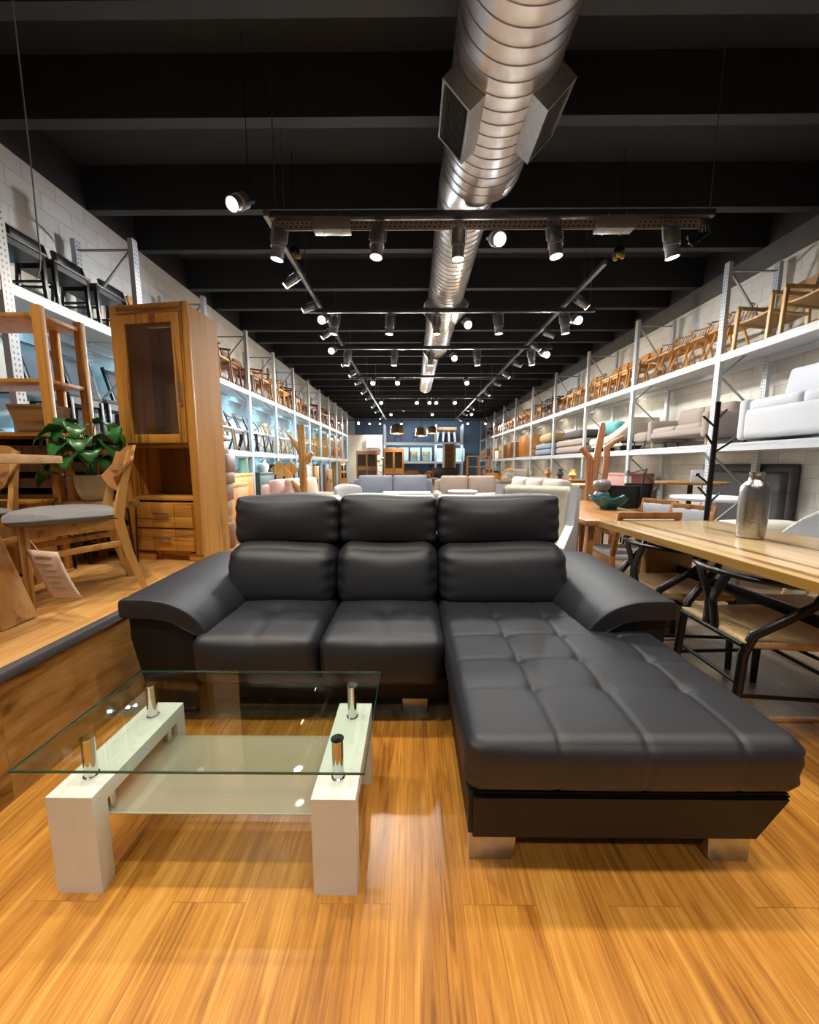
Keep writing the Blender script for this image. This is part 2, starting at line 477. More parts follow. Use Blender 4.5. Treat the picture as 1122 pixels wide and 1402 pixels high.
TAUPE = plain('taupe_fabric', '9c9088', rough=0.9, noise=0.12, nscale=150, bump=0.2, bscale=500)
CREAM = plain('cream_fabric', 'd8d0c0', rough=0.9, noise=0.06, nscale=150, bump=0.2, bscale=500)
WHITEF = plain('white_fabric', 'c6cad2', rough=0.9, noise=0.06, nscale=150, bump=0.2, bscale=500)
LGREYF = plain('light_grey_fabric', 'b9b4b0', rough=0.9, noise=0.08, nscale=150, bump=0.2, bscale=500)
BLUEGREY = plain('blue_grey_fabric', '7d8799', rough=0.9, noise=0.1, nscale=150, bump=0.2, bscale=500)
PINK = plain('pink_fabric', 'd2b2ac', rough=0.9, noise=0.08, nscale=150, bump=0.2, bscale=500)
TURQ = plain('turquoise_fabric', '5ba0a2', rough=0.85, noise=0.1, nscale=150, bump=0.2, bscale=500)
ROPE = plain('paper_cord', 'c6a97c', rough=0.75, noise=0.2, nscale=90, bump=0.4, bscale=300)
LSLING = plain('tan_leather_sling', 'a98557', rough=0.5, noise=0.12, nscale=30)
RACK = rack_metal('rack_post_white', 'b4babf')
RACKW = plain('rack_white', 'b4b9bd', rough=0.4, noise=0.03)
RACKG = plain('rack_brace_grey', '9a9da0', rough=0.4, metal=0.3, noise=0.05)
DECKM = plain('rack_deck_white', 'b9bdc0', rough=0.55, noise=0.04)
PLASTIC = plain('white_plastic', 'd6dade', rough=0.35, noise=0.02)
CERAM = plain('white_ceramic', 'd7d7d2', rough=0.25, noise=0.02)
PAPER = plain('paper', 'd8c3b4', rough=0.8, noise=0.02)
INK = plain('printed_ink', 'a48b80', rough=0.8)

# ================================================================== SETTING
WL, WR, YB, YF = -4.4, 5.6, 29.0, -5.0
ZB, ZS = 4.6, 5.11                       # underside of beams, underside of slab
FLOOR_A = plank_floor('floor_laminate', ['754718', 'a06a2a', 'b67d33', 'c99549'], rough=0.27, width=0.2, length=1.28)
FLOOR_B = plank_floor('floor_laminate_grey', ['5b4a36', '7d6b52', '927f66', 'a6947a'], rough=0.3, width=0.17, length=1.2, off=0.3)
FLOOR_P = plank_floor('platform_laminate', ['82562a', 'b27e42', 'c8985a', 'd6ab72'], rough=0.28, off=0.9)
FLOOR_V = plank_floor('riser_laminate', ['6a4822', '976d36', 'ae834a', 'bd935c'], rough=0.25, width=0.6, off=1.7)
YS = 1.64
mb = MB()
mb.bx(WL - 0.2, WR + 0.2, YF, YS, -0.1, 0)
struct('floor', mb, FLOOR_A, smooth=False)
mb = MB(); mb.bx(WL - 0.2, WR + 0.2, YS, YB + 0.2, -0.1, 0)
struct('floor_rear', mb, FLOOR_B, smooth=False)
mb = MB(); mb.bx(1.18, 3.4, YS - 0.018, YS + 0.018, 0, 0.006, bev=0.003)
struct('trim_1', mb, FLOOR_P)
# raised display platform on the left
PX, PZ, PY = -1.42, 0.48, 3.3
mb = MB(); mb.bx(-3.4, PX - 0.025, YF, PY, PZ - 0.03, PZ)
struct('platform_floor', mb, FLOOR_P, smooth=False)
mb = MB(); mb.bx(PX - 0.06, PX - 0.012, YF, PY, 0, PZ - 0.03)
o = struct('platform_riser', mb, FLOOR_V, smooth=False)
mb = MB(); mb.bx(-3.4, PX - 0.06, PY - 0.04, PY, 0, PZ - 0.03)
struct('platform_end', mb, FLOOR_V, smooth=False)
mb = MB(); mb.bx(PX - 0.045, PX, YF, PY, PZ - 0.03, PZ + 0.004, bev=0.003)
struct('trim_2', mb, plain('aluminium_nosing', '6f7278', rough=0.35, metal=0.6))
# walls
BW = block_wall('painted_blocks', 'dedcd9', 'c4c2bf')
mb = MB(); mb.bx(WL - 0.2, WL, YF, YB, 0, ZB)
struct('wall_left', mb, BW, smooth=False)
mb = MB(); mb.bx(WR, WR + 0.2, YF, YB, 0, 4.27)
struct('wall_right', mb, block_wall('painted_blocks_warm', 'dfdbd2', 'c2beb4'), smooth=False)
DARKC = plain('ceiling_black_paint', '222428', rough=0.75, noise=0.12, nscale=2)
mb = MB(); mb.bx(WR - 0.03, WR + 0.2, YF, YB, 4.27, ZB)
struct('trim_3', mb, plain('ledge_grey', '55524f', rough=0.8, noise=0.1, nscale=5), smooth=False)
BLUEW = plain('wall_slate_blue', '5c6c86', rough=0.7, noise=0.08, nscale=2)
mb = MB(); mb.bx(WL - 0.2, WR + 0.2, YB, YB + 0.2, 0, ZS)
struct('wall_back', mb, BLUEW, smooth=False)
mb = MB()
mb.bx(WL - 0.2, WR + 0.2, YF, YB + 0.2, ZS, ZS + 0.15)
struct('ceiling', mb, DARKC, smooth=False)
mb = MB(); mb.bx(WL - 0.2, WL, YF, YB, ZB, ZS); struct('trim_4', mb, DARKC, smooth=False)
mb = MB(); mb.bx(WR, WR + 0.2, YF, YB, ZB, ZS); struct('trim_5', mb, DARKC, smooth=False)
# double-tee beams: pairs of stems
BEAMM = plain('beam_black_paint', '1b1e23', rough=0.6, noise=0.12, nscale=3)
k = 6
ys = []
y = 4.13 - 2.27 * 4
while y < YB - 0.3:
    ys += [y, y + 1.33]; y += 2.27
for y in ys:
    if y < YF + 0.2: continue
    mb = MB()
    M = Matrix(((0, 0, 1, WL), (1, 0, 0, y), (0, 1, 0, ZB), (0, 0, 0, 1)))
    mb.prism([(0.0, 0), (0.12, 0), (0.17, ZS - ZB), (-0.05, ZS - ZB)], WR - WL, M)
    struct('trim_%d' % k, mb, BEAMM, smooth=False); k += 1

# ================================================================== SOFA
SX, SY = 0.0, 2.0
sofa = thing('sectional_sofa', 'black leather corner sofa with tufted chaise and three headrests, in the middle of the floor', 'sofa', (0, 2.0, 0))
def taper(z0, z1, ins):
    """lower edge pulled in by ins (x-,x+,y-) between z0 (bottom) and z1"""
    return z0, z1, ins
# base under the two seats
mb = MB()
M = Matrix(((0, 0, 1, -1.0), (1, 0, 0, 0), (0, 1, 0, 0), (0, 0, 0, 1)))
mb.prism([(1.66, 0.085), (2.45, 0.085), (2.5, 0.24), (1.58, 0.24)], 1.16, M, bev=0.008)
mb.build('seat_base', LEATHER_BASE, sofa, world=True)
# plinth of the chaise
mb = MB()
def frust(mb, bot, top, bev=0.01):
    (x0, x1, y0, y1, z0), (X0, X1, Y0, Y1, z1) = bot, top
    vb = [mb.bm.verts.new(p) for p in ((x0, y0, z0), (x1, y0, z0), (x1, y1, z0), (x0, y1, z0))]
    vt = [mb.bm.verts.new(p) for p in ((X0, Y0, z1), (X1, Y0, z1), (X1, Y1, z1), (X0, Y1, z1))]
    fs = [mb.bm.faces.new(vb[::-1]), mb.bm.faces.new(vt)]
    for i in range(4):
        j = (i + 1) % 4
        fs.append(mb.bm.faces.new((vb[i], vb[j], vt[j], vt[i])))
    if bev:
        bmesh.ops.bevel(mb.bm, geom=list({e for f in fs for e in f.edges}), offset=bev, segments=2, affect='EDGES')
    return mb
frust(mb, (0.165, 1.0, 0.955, 2.45, 0.118), (0.158, 1.06, 0.925, 2.45, 0.292), 0.012)
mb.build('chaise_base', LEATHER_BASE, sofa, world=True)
# seat cushions
def seat_fn(cx, w):
    def fn(q, p):
        # crease down the middle towards the front plus a pinched tuft
        top = max(0, q.z)
        gx = math.exp(-(q.x / 0.05) ** 2)
        d = math.hypot(q.x * w / 2, (q.y + 0.28) * 0.4)
        p.z -= top * 0.022 * math.exp(-(d / 0.06) ** 2)
        if q.y < -0.25: p.z -= top * 0.006 * gx
        gy = math.exp(-((q.y + 0.28) / 0.06) ** 2)
        p.z -= top * 0.004 * gy
        if q.y < -0.9: p.y += 0.004 * gx * (1 - abs(q.z))
        # front face slopes under
        p.y += max(0, -q.y) * (1 - q.z) * 0.012
        return p
    return fn
for x0, x1 in ((-0.975, -0.418), (-0.412, 0.143)):
    mb = MB(); mb.rbox(((x0 + x1) / 2, 1.93, 0.335), (x1 - x0, 0.84, 0.24), r=0.055, n=(30, 30, 10), puff=(0.004, 0.012, 0.022), fn=seat_fn(0, x1 - x0))
    mb.build('seat_cushion', LEATHER, sofa, world=True, angle=80)
# chaise cushion with stitched grid
TX = (0.405, 0.64, 0.90); TY = (1.165, 1.345, 1.545, 1.74)
def ch_fn(q, p):
    x, y = p.x + 0.615, p.y + 1.49
    t = max(0, q.z)
    dz = 0
    for tx in TX:
        g = math.exp(-((x - tx) / 0.0085) ** 2)
        dz += 0.0048 * g
        for ty in TY:
            d2 = (x - tx) ** 2 + (y - ty) ** 2
            dz += 0.010 * math.exp(-d2 / 0.024 ** 2) + 0.0045 * math.exp(-d2 / 0.075 ** 2)
    for ty in TY:
        dz += 0.0028 * math.exp(-((y - ty) / 0.009) ** 2)
    p.z -= dz * t
    if q.y < -0.93:
        for tx in TX: p.y += 0.004 * math.exp(-((x - tx) / 0.009) ** 2)
    # gathered folds at the front corners
    if q.y < -0.8 and abs(q.x) > 0.86:
        p.y += 0.004 * math.sin(p.z * 190) * (abs(q.x) - 0.86) * 7
    p.y += max(0, -q.y) ** 4 * (1 - q.z) * 0.006
    return p
mb = MB(); mb.rbox((0.615, 1.49, 0.372), (0.935, 1.16, 0.175), r=0.05, n=(124, 130, 10), puff=(0.006, 0.012, 0.016), fn=ch_fn)
mb.build('chaise_cushion', LEATHER, sofa, world=True, angle=80)
# back cushions and headrests
def roll_fn(seed, lean, corner=0.05):
    rnd = random.Random(seed); ph = [rnd.uniform(0, 6) for _ in range(6)]
    def fn(q, p):
        e = abs(q.x)
        # gathered wrinkles at the ends
        w = max(0, e - 0.72) / 0.28
        p.y -= 0.006 * w * math.sin(p.z * 85 + ph[0] + q.x) * (q.y < 0)
        p.x *= 1 - 0.008 * (q.z ** 2)
        p.y -= 0.007 * math.sin(q.x * 4 + ph[1]) * (1 - abs(q.z)) * 0.4
        p.z += 0.006 * math.sin(q.x * 3 + ph[2]) * (q.z > 0.5)
        if abs(q.x) < 0.5: p.y += 0.0035 * math.exp(-(q.x / 0.02) ** 2) * (q.y < 0)
        p.y += lean * (p.z)
        return p
    return fn
for i, (x0, x1) in enumerate(((-1.035, -0.428), (-0.42, 0.14), (0.148, 0.862))):
    mb = MB(); mb.rbox(((x0 + x1) / 2, 2.10, 0.59), (x1 - x0, 0.27, 0.335), r=0.085, n=(40, 12, 24), puff=(0.004, 0.035, 0.004), fn=roll_fn(i, 0.22))
    mb.build('back_cushion', LEATHER, sofa, world=True, angle=80)
for i, (x0, x1) in enumerate(((-1.032, -0.428), (-0.42, 0.14), (0.148, 0.85))):
    mb = MB(); mb.rbox(((x0 + x1) / 2, 2.20, 0.88), (x1 - x0, 0.16, 0.275), r=0.032, n=(40, 10, 24), puff=(0.004, 0.05, 0.01), fn=roll_fn(i + 9, 0.10))
    mb.build('headrest', LEATHER, sofa, world=True, angle=80)
mb = MB(); mb.bx(-1.0, 0.82, 2.2, 2.5, 0.085, 0.78, bev=0.04, seg=3)
mb.build('back_frame', LEATHER_BASE, sofa, world=True)
# arms: block below, padded arch above
ARMP = [(-1.298, .523), (-1.305, .535), (-1.305, .59), (-1.299, .606), (-1.28, .612), (-1.2, .614), (-1.12, .606), (-1.05, .587), (-.99, .556), (-.945, .515), (-.915, .468), (-.908, .442), (-.92, .43), (-.94, .432), (-.97, .452), (-1.02, .487), (-1.08, .512), (-1.16, .522), (-1.24, .524)]
for side in (-1, 1):
    sx = (lambda x: x) if side < 0 else (lambda x: -x - 0.145)
    mb = MB()
    rings = []
    cxm, czm = -1.11, 0.54
    stations = [(1.562, 0.93, 0), (1.565, 0.975, 0), (1.578, 1.0, 0), (1.6, 1.0, 0), (1.615, .985, 0), (1.63, 1.0, 0), (1.75, 1.0, 0.004), (2.0, 1.0, 0.012), (2.25, 1.0, 0.018), (2.42, 1.0, 0.018), (2.45, 0.93, 0.015), (2.465, 0.8, 0.01)]
    for (y, s, dz) in stations:
        ring = []
        for (x, z) in ARMP:
            inner = max(0, x + 1.02) * max(0, y - 1.57) * 0.35
            ring.append(mb.bm.verts.new((sx(cxm + (x - cxm) * s + inner), y + 0.012 * math.sin(x * 60) * (y < 1.58) * 0.2, czm + (z - czm) * s + dz)))
        rings.append(ring)
    n = len(ARMP)
    for a, b in zip(rings, rings[1:]):
        for i in range(n):
            j = (i + 1) % n
            mb.bm.faces.new((a[i], a[j], b[j], b[i]))
    mb.bm.faces.new(rings[0]); mb.bm.faces.new(rings[-1][::-1])
    arm = mb.build('arm_pad', LEATHER, sofa, world=True, angle=70)
    md = arm.modifiers.new('soft', 'SUBSURF'); md.levels = 2; md.render_levels = 2
    mb = MB()
    for q0, q1 in (((1.585), (2.45)),):
        pts = [(sx(-1.275), .56), (sx(-1.275), .42), (sx(-1.205), .085), (sx(-.985), .085), (sx(-.985), .50)]
        M = Matrix(((1, 0, 0, 0), (0, 0, 1, q0), (0, 1, 0, 0), (0, 0, 0, 1)))
        mb.prism(pts, q1 - q0, M, bev=0.012)
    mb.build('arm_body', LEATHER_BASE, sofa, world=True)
# flat polished feet
def foot(x0, x1, y, flip, d=0.05, h=0.12):
    mb = MB()
    M = Matrix(((1, 0, 0, 0), (0, 0, 1, y), (0, 1, 0, 0), (0, 0, 0, 1)))
    t = 0.018
    poly = [(x0 + (0 if flip else 0), 0), (x1 - 0.018, 0), (x1 - 0.006, 0.012), (x1, h), (x0, h)] if not flip else [(x0 + 0.018, 0), (x1, 0), (x1, h), (x0, h), (x0 + 0.006, 0.012)]
    mb.prism(poly, d, M, bev=0.002)
    return mb.build('foot', STEEL, sofa, world=True)
foot(0.175, 0.318, 1.0, False); foot(0.895, 1.025, 1.0, True)
foot(-0.05, 0.075, 1.68, True, h=.086); foot(-1.18, -1.05, 1.68, False, h=.086)
foot(-1.18, -1.05, 2.36, False, h=.086); foot(0.9, 1.02, 2.36, True)

# ================================================================== COFFEE TABLE
ct = thing('coffee_table', 'glass coffee table on white legs with chrome pegs, in front of the black sofa', 'coffee table', (-0.58, 1.08, 0))
def slab(mb, x0, x1, y0, y1, z0, z1, bev=0.0015):
    mb.bx(x0, x1, y0, y1, z0, z1, bev=bev, seg=1)
    mb.bm.faces.ensure_lookup_table()
    for f in mb.bm.faces:
        f.normal_update()
        f.material_index = 0 if abs(f.normal.z) > 0.9 else 1
    return mb
mb = slab(MB(), -1.026, -0.119, 0.846, 1.312, 0.422, 0.430)
mb.build('glass_top', [GLASS_TOP, GLASS_EDGE], ct, world=True, smooth=False)
mb = slab(MB(), -0.925, -0.255, 0.95, 1.262, 0.198, 0.204)
mb.build('lower_shelf', [GLASS_FROST, plain('frosted_edge', 'aeb6a6', rough=0.3)], ct, world=True, smooth=False, label='frosted glass shelf')
for x0, x1 in ((-1.002, -0.872), (-0.276, -0.153)):
    mb = MB()
    M = Matrix(((0, 0, 1, x0), (1, 0, 0, 0), (0, 1, 0, 0), (0, 0, 0, 1)))
    y0, y1 = 0.9, 1.31
    mb.prism([(y0, 0), (y0 + .045, 0), (y0 + .045, .255), (y1 - .045, .255), (y1 - .045, 0), (y1, 0), (y1, .3), (y0, .3)], x1 - x0, M, bev=0.002)
    fr = mb.build('leg_frame', WHITE_GLOSS, ct, world=True)
    cx = (x0 + x1) / 2
    for y in (0.975, 1.235):
        mb = MB(); mb.lathe([(0, .3), (.02, .3), (.02, .304), (.0165, .306), (.0165, .417), (.019, .42), (.019, .4215), (0, .4215)], (cx, y, 0), 28)
        mb.build('peg', CHROME, ct, world=True)
        xi = x1 - 0.014 if x0 < -0.5 else x0 + 0.014
        mb = MB()
        mb.lathe([(0, .186), (.011, .186), (.011, .198), (.004, .2), (.004, .204), (.011, .206), (.011, .255), (0, .255)], (xi + (0.03 if x0 < -.5 else -.03) * 0, y, 0), 20)
        mb.bx(min(xi, xi + (.04 if x0 < -.5 else -.04)), max(xi, xi + (.04 if x0 < -.5 else -.04)), y - .008, y + .008, .188, .197, bev=.002)
        mb.build('shelf_support', CHROME, ct, world=True)

# ================================================================== LEFT PLATFORM FURNITURE
# display cabinet
CA = -R(8)
cab = thing('display_cabinet', 'tall honey oak display cabinet with glass door and two drawers, on the raised platform', 'cabinet', (-2.15, 2.775, PZ), CA)
W, D, Hh = 0.605, 0.32, 1.83
mb = MB()
mb.bx(0, 0.055, 0, 0.03, 0.06, Hh, bev=.003); mb.bx(W - 0.055, W, 0, 0.03, 0.06, Hh, bev=.003)
mb.bx(0.005, 0.025, 0.03, D, 0, Hh - .02); mb.bx(W - 0.025, W - .0, 0.03, D, 0.0, Hh - .02)
mb.build('side_panel', OAK, cab)
mb = MB(); mb.bx(0.055, W - 0.055, 0, 0.03, Hh - 0.065, Hh, bev=.003); mb.bx(0.02, W - 0.02, 0.03, D, Hh - 0.045, Hh - 0.02)
mb.build('top_panel', OAK_X, cab)
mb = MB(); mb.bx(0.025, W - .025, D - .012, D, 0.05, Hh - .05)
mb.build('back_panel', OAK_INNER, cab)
mb = MB(); mb.bx(0.025, W - .025, 0.01, D - .012, 0.455, 0.48, bev=.003)
mb.build('shelf', OAK_X, cab)
mb = MB(); mb.bx(0.025, W - .025, 0.02, D - .012, 0.845, 0.868, bev=.003)
mb.build('shelf', OAK_X, cab)
mb = MB(); mb.bx(0.0, 0.2, 0.0, 0.04, 0, 0.06, bev=.004); mb.bx(W - .12, W, 0.0, 0.04, 0, 0.06, bev=.004); mb.bx(.2, W - .12, .05, .08, 0, .06)
mb.build('plinth', OAK_X, cab)
mb = MB()
dx0, dx1, dz0, dz1 = 0.058, W - 0.058, 0.875, Hh - 0.069
fw_ = 0.062
mb.bx(dx0, dx0 + fw_, -.008, .018, dz0, dz1, bev=.003); mb.bx(dx1 - fw_, dx1, -.008, .018, dz0, dz1, bev=.003)
mb.bx(dx0 + fw_, dx1 - fw_, -.008, .018, dz1 - fw_, dz1, bev=.003); mb.bx(dx0 + fw_, dx1 - fw_, -.008, .018, dz0, dz0 + fw_, bev=.003)
door = mb.build('door', OAK, cab)
mb = MB(); mb.bx(dx0 + fw_, dx1 - fw_, .004, .008, dz0 + fw_, dz1 - fw_)
mb.build('glass_pane', GLASS_DOOR, door, smooth=False)
mb = MB(); hx = dx1 - 0.022
mb.tube([(hx, -.03, 1.3), (hx, -.03, 1.165)], .006, 10)
mb.lathe([(0, 0), (.011, 0), (.011, .012), (0, .014)], (0, 0, 0), 16, Matrix.Translation((hx, -.008, 1.145)) @ Euler((R(90), 0, 0)).to_matrix().to_4x4())
mb.tube([(hx, -.03, 1.29), (hx, -.006, 1.29)], .004, 8); mb.tube([(hx, -.03, 1.175), (hx, -.006, 1.175)], .004, 8)
mb.build('handle', STEEL, door)
mb = MB(); mb.lathe([(0, 0), (.03, 0), (.032, .006), (0, .006)], (W / 2 + .01, .15, Hh - .052), 24)
mb.build('cabinet_light', emit('cabinet_lamp', (1, .93, .8), 2.5), cab)
for z0, z1 in ((0.075, 0.245), (0.25, 0.44)):
    mb = MB()
    mb.bx(0.06, W - .06, .0, .28, z0, z1, bev=.004)
    wd = (W - .12 - .19) / 2
    for x0, x1 in ((.062, .06 + wd), (.06 + wd + .003, .06 + wd + .187), (W - .06 - wd, W - .062)):
        zz = [z0 + .003, z0 + (z1 - z0) * (.62 if z0 < .2 else .45), z1 - .003]
        for a, b in zip(zz, zz[1:]):
            mb.bx(x0, x1 - .001, -.012, .01, a + .001, b - .001, bev=.0025)
    dr = mb.build('drawer', OAK_X, cab)
    mb = MB(); zc = (z0 + z1) / 2 + .015
    mb.box((W / 2, -.032, zc), (.125, .012, .015), bev=.004)
    for sx_ in (-.042, .042): mb.box((W / 2 + sx_, -.02, zc), (.008, .024, .008))
    mb.build('handle', STEEL, dr)

# open shelf unit
un = thing('open_shelf_unit', 'tall open honey wood shelf unit without back, left of the display cabinet', 'shelf unit', (-2.385, 2.5, PZ))
uw, ud, uh = 0.95, 0.30, 1.735
for x, y in ((0, 0), (0, ud), (-uw, 0), (-uw, ud), (-.155, ud)):
    mb = MB(); 
    if x == -.155: mb.bx(x - .05, x, y - .03, y, 0, uh - .03, bev=.003)
    else: mb.bx(x - .055, x, y, y + .04, 0, uh, bev=.003)
    mb.build('post', OAK, un)
for z in (uh - .045, 1.28, .935, 0.2):
    mb = MB(); mb.bx(-uw, -.012, 0.01, ud + .03, z - .025, z, bev=.002)
    mb.build('shelf', OAK_X if z < 1.4 else TAN, un)
pl = MB()
frust(pl, (-2.68, -2.455, 2.56, 2.70, PZ + .937), (-2.75, -2.45, 2.555, 2.73, PZ + 1.125), .006)
tag(pl.build('planter_box', wood('dark_grain_oak', '8f6430', '4e3312', 'X', .5)), 'tapered brown wooden box standing on a shelf of the open shelf unit', 'box')

# wooden chest behind the chair
bx_ = thing('wooden_chest', 'low plank-sided honey wood chest behind the grey-cushioned chair', 'chest', (-2.62, 2.33, PZ))
mb = MB(); mb.bx(-.32, .2, -.02, .14, .02, .47, bev=.004); mb.build('body', wood('chest_planks', 'b8843f', '7f5422', 'Z', .45, board=.09), bx_)
mb = MB(); mb.bx(-.33, .21, -.03, .15, .47, .49, bev=.004); mb.build('lid', OAK_X, bx_)
for x in (-.3, .16):
    mb = MB(); mb.bx(x, x + .03, 0, .12, 0, .02); mb.build('foot', OAK_X, bx_)

# slab bench with hairpin legs and potted plant
be = thing('slab_bench', 'rough slab side table on black hairpin legs under the plant pot', 'side table', (-2.17, 2.56, PZ))
mb = MB(); mb.rbox((0, 0, .445), (.42, .2, .05), r=.012, n=(12, 8, 3), fn=lambda q, p: Vector((p.x + .006 * math.sin(p.y * 60), p.y + .008 * math.sin(p.x * 31), p.z)))
mb.build('slab', wood('raw_slab', 'b08a58', '6e4a26', 'X', .5), be)
for x in (-.17, .17):
    for y in (-.06, .06):
        mb = MB(); mb.tube([(x - .03, y, .42), (x - .008, y, .02), (x, y, .004), (x + .008, y, .02), (x + .03, y, .42)], .005, 8)
        mb.build('leg', BLACKM, be)
pp = thing('potted_plant', 'green broad-leaved plant in a cream round pot on the slab side table', 'plant', (-2.2, 2.55, PZ + .47))
mb = MB(); mb.lathe([(0, 0), (.05, 0), (.072, .02), (.09, .07), (.098, .13), (.099, .175), (.092, .178), (.09, .15), (0, .148)], seg=40)
mb.build('pot', plain('cream_ceramic', 'd8cda8', rough=.35, noise=.04), pp)
mb = MB(); mb.lathe([(0, .151), (.088, .151), (.0, .165)], seg=24); mb.build('soil', plain('soil', '2c2119', rough=1), pp)
LEAF = plain('leaf_green', '2a6128', rough=.3, noise=.35, nscale=14)
STEMM = plain('stem_green', '4d7a35', rough=.5)
rl = random.Random(3)
leaf_specs = [(-140, .12, .2, 1.0), (-95, .2, .24, 1.0), (-70, .12, .38, 1.0), (-125, .2, .34, 1.1), (-160, .14, .2, 1.0), (10, .12, .22, .9), (-50, .24, .2, .95), (-150, .22, .30, 1.0), (-100, .16, .34, .9), (-60, .20, .28, 1.0), (-20, .22, .24, .95), (20, .18, .32, .9), (70, .15, .3, .9), (120, .17, .33, .9), (170, .24, .26, 1.05), (-170, .25, .12, 1.05), (-130, .22, .12, .95), (-80, .2, .16, 1.0), (-30, .2, .14, .9), (45, .18, .2, .8), (-110, .1, .42, .95), (0, .1, .42, .9), (150, .12, .4, .85), (-165, .3, .02, 1.05), (-45, .1, .24, .8), (-120, .14, .22, .8), (-15, .27, .34, .9)]
mbs = MB()
for (az, rad, hh, sc_) in leaf_specs:
    hh *= .86
    a = R(az); ca, sa = math.cos(a), math.sin(a)
    base = Vector((ca * .02, sa * .02, .16)); tip0 = Vector((ca * rad * .55, sa * rad * .55, .16 + hh))
    mid = Vector((ca * rad * .2, sa * rad * .2, .16 + hh * .65))
    mbs.tube([base, mid, tip0], [.004, .0035, .003], 6)
    mb = MB()
    Lf, Wf = .2 * sc_, .08 * sc_
    grid = []
    nu, nv = 10, 6
    droop = R(38 + rl.uniform(-12, 14))
    side = Vector((-sa, ca, 0)); out = Vector((ca, sa, 0))
    roll = rl.uniform(-.4, .4)
    side = (side * math.cos(roll) + Vector((0, 0, 1)) * math.sin(roll))
    for i in range(nu + 1):
        t = i / nu
        w = Wf * (math.sin(math.pi * min(1, t * .92 + .05)) ** .7) * (1 - .25 * t)
        row = []
        for j in range(nv + 1):
            s_ = -1 + 2 * j / nv
            ang = droop * t * 1.6 - R(18)
            p = tip0 + out * (Lf * (math.sin(droop * t * 1.6 + .9) - math.sin(.9)) * .9 + Lf * t * .55) + Vector((0, 0, 1)) * (Lf * (.35 * t - .75 * t * t))
            p = p + side * (s_ * w) + Vector((0, 0, 1)) * (abs(s_) ** 1.5 * w * .35 + .006 * math.sin(t * 16) * abs(s_))
            row.append(mb.bm.verts.new(p))
        grid.append(row)
    for i in range(nu):
        for j in range(nv):
            mb.bm.faces.new((grid[i][j], grid[i + 1][j], grid[i + 1][j + 1], grid[i][j + 1]))
    lf = mb.build('leaf', LEAF, pp, angle=180)
    sd = lf.modifiers.new('thickness', 'SOLIDIFY'); sd.thickness = .0015
mbs.build('stems', STEMM, pp, kind='stuff')

# oval-back chair with grey cushion (faces -Y locally)
def oval_chair(label, loc, rz, mat=OAK_PALE):
    t = thing('dining_chair', label, 'chair', loc, rz, None)
    w, d, sh, bh = .43, .42, .44, .80
    for s in (-1, 1):
        mb = MB(); mb.bar((s * (w / 2 - .02), -d / 2 + .03, 0), (s * (w / 2 - .03), -d / 2 + .035, sh - .015), .032, .032, bev=.005, w1=.042, d1=.042); mb.build('leg', mat, t)
        mb = MB()
        pts = [(s * (w / 2 - .015), d / 2 + .075, 0), (s * (w / 2 - .02), d / 2 + .01, .25), (s * (w / 2 - .02), d / 2 - .02, .43), (s * (w / 2 - .03), d / 2 + .02, .62), (s * (w / 2 - .04), d / 2 + .07, .80)]
        ws = [.03, .04, .048, .036, .026]
        for (p, q), (a, b) in zip(zip(pts, pts[1:]), zip(ws, ws[1:])): mb.bar(p, q, .026, a, w1=.026, d1=b)
        mb.build('leg', mat, t, label='rear leg running up into the backrest post')
        mb = MB(); mb.bar((s * (w / 2 - .028), -d / 2 + .05, sh - .05), (s * (w / 2 - .028), d / 2 - .0, sh - .04), .06, .024, bev=.003, up=(1, 0, 0)); mb.build('seat_rail', OAK_PALE_X, t)
        mb = MB(); mb.bar((s * (w / 2 - .024), -d / 2 + .04, sh - .175), (s * (w / 2 - .022), d / 2 + .0, sh - .15), .032, .02, bev=.003, up=(1, 0, 0)); mb.build('stretcher', OAK_PALE_X, t)
    for y in (-d / 2 + .045, d / 2 - .02):
        mb = MB(); mb.bar((-w / 2 + .04, y, sh - .05), (w / 2 - .04, y, sh - .05), .055, .022, bev=.003, up=(0, 1, 0)); mb.build('seat_rail', OAK_PALE_X, t)
    mb = MB()
    def cf(q, p):
        f = 1 - .12 * max(0, q.y)
        # rounded plan
        k = math.hypot(q.x, q.y)
        p.x *= f
        p.z -= .012 * max(0, k - .8) * (q.z > 0) * 2
        return p
    mb.rbox((0, -.01, sh + .012), (w + .03, d + .03, .05), r=.024, n=(16, 16, 6), puff=(0.01, .01, .024), fn=cf)
    mb.build('seat_cushion', GREYF, t, angle=80)
    # curved oval backrest
    mb = MB()
    nx, nz = 16, 10
    fr, bk = [], []
    for layer, dy in ((fr, 0), (bk, .016)):
        for i in range(nx + 1):
            row = []
            for k in range(nz + 1):
                u, v = -1 + 2 * i / nx, -1 + 2 * k / nz
                hw = .205
                zz = .135 * v * max(.12, 1 - abs(u) ** 3.2) ** .5
                x = hw * u
                yb = d / 2 + .035 + .05 * (1 - u * u) - .02 + (v * .04)
                row.append(mb.bm.verts.new((x, yb + dy, .70 + zz)))
            layer.append(row)
    for i in range(nx):
        for k in range(nz):
            mb.bm.faces.new((fr[i][k], fr[i + 1][k], fr[i + 1][k + 1], fr[i][k + 1]))
            mb.bm.faces.new((bk[i][k], bk[i][k + 1], bk[i + 1][k + 1], bk[i + 1][k]))
    for i in range(nx):
        for k in (0, nz):
            mb.bm.faces.new((fr[i][k], fr[i + 1][k], bk[i + 1][k], bk[i][k]))
    for k in range(nz):
        for i in (0, nx):
            mb.bm.faces.new((fr[i][k], fr[i][k + 1], bk[i][k + 1], bk[i][k]))
    mb.build('backrest', wood('back_ply', 'a87440', '6b431f', 'X', .4), t)
    return t
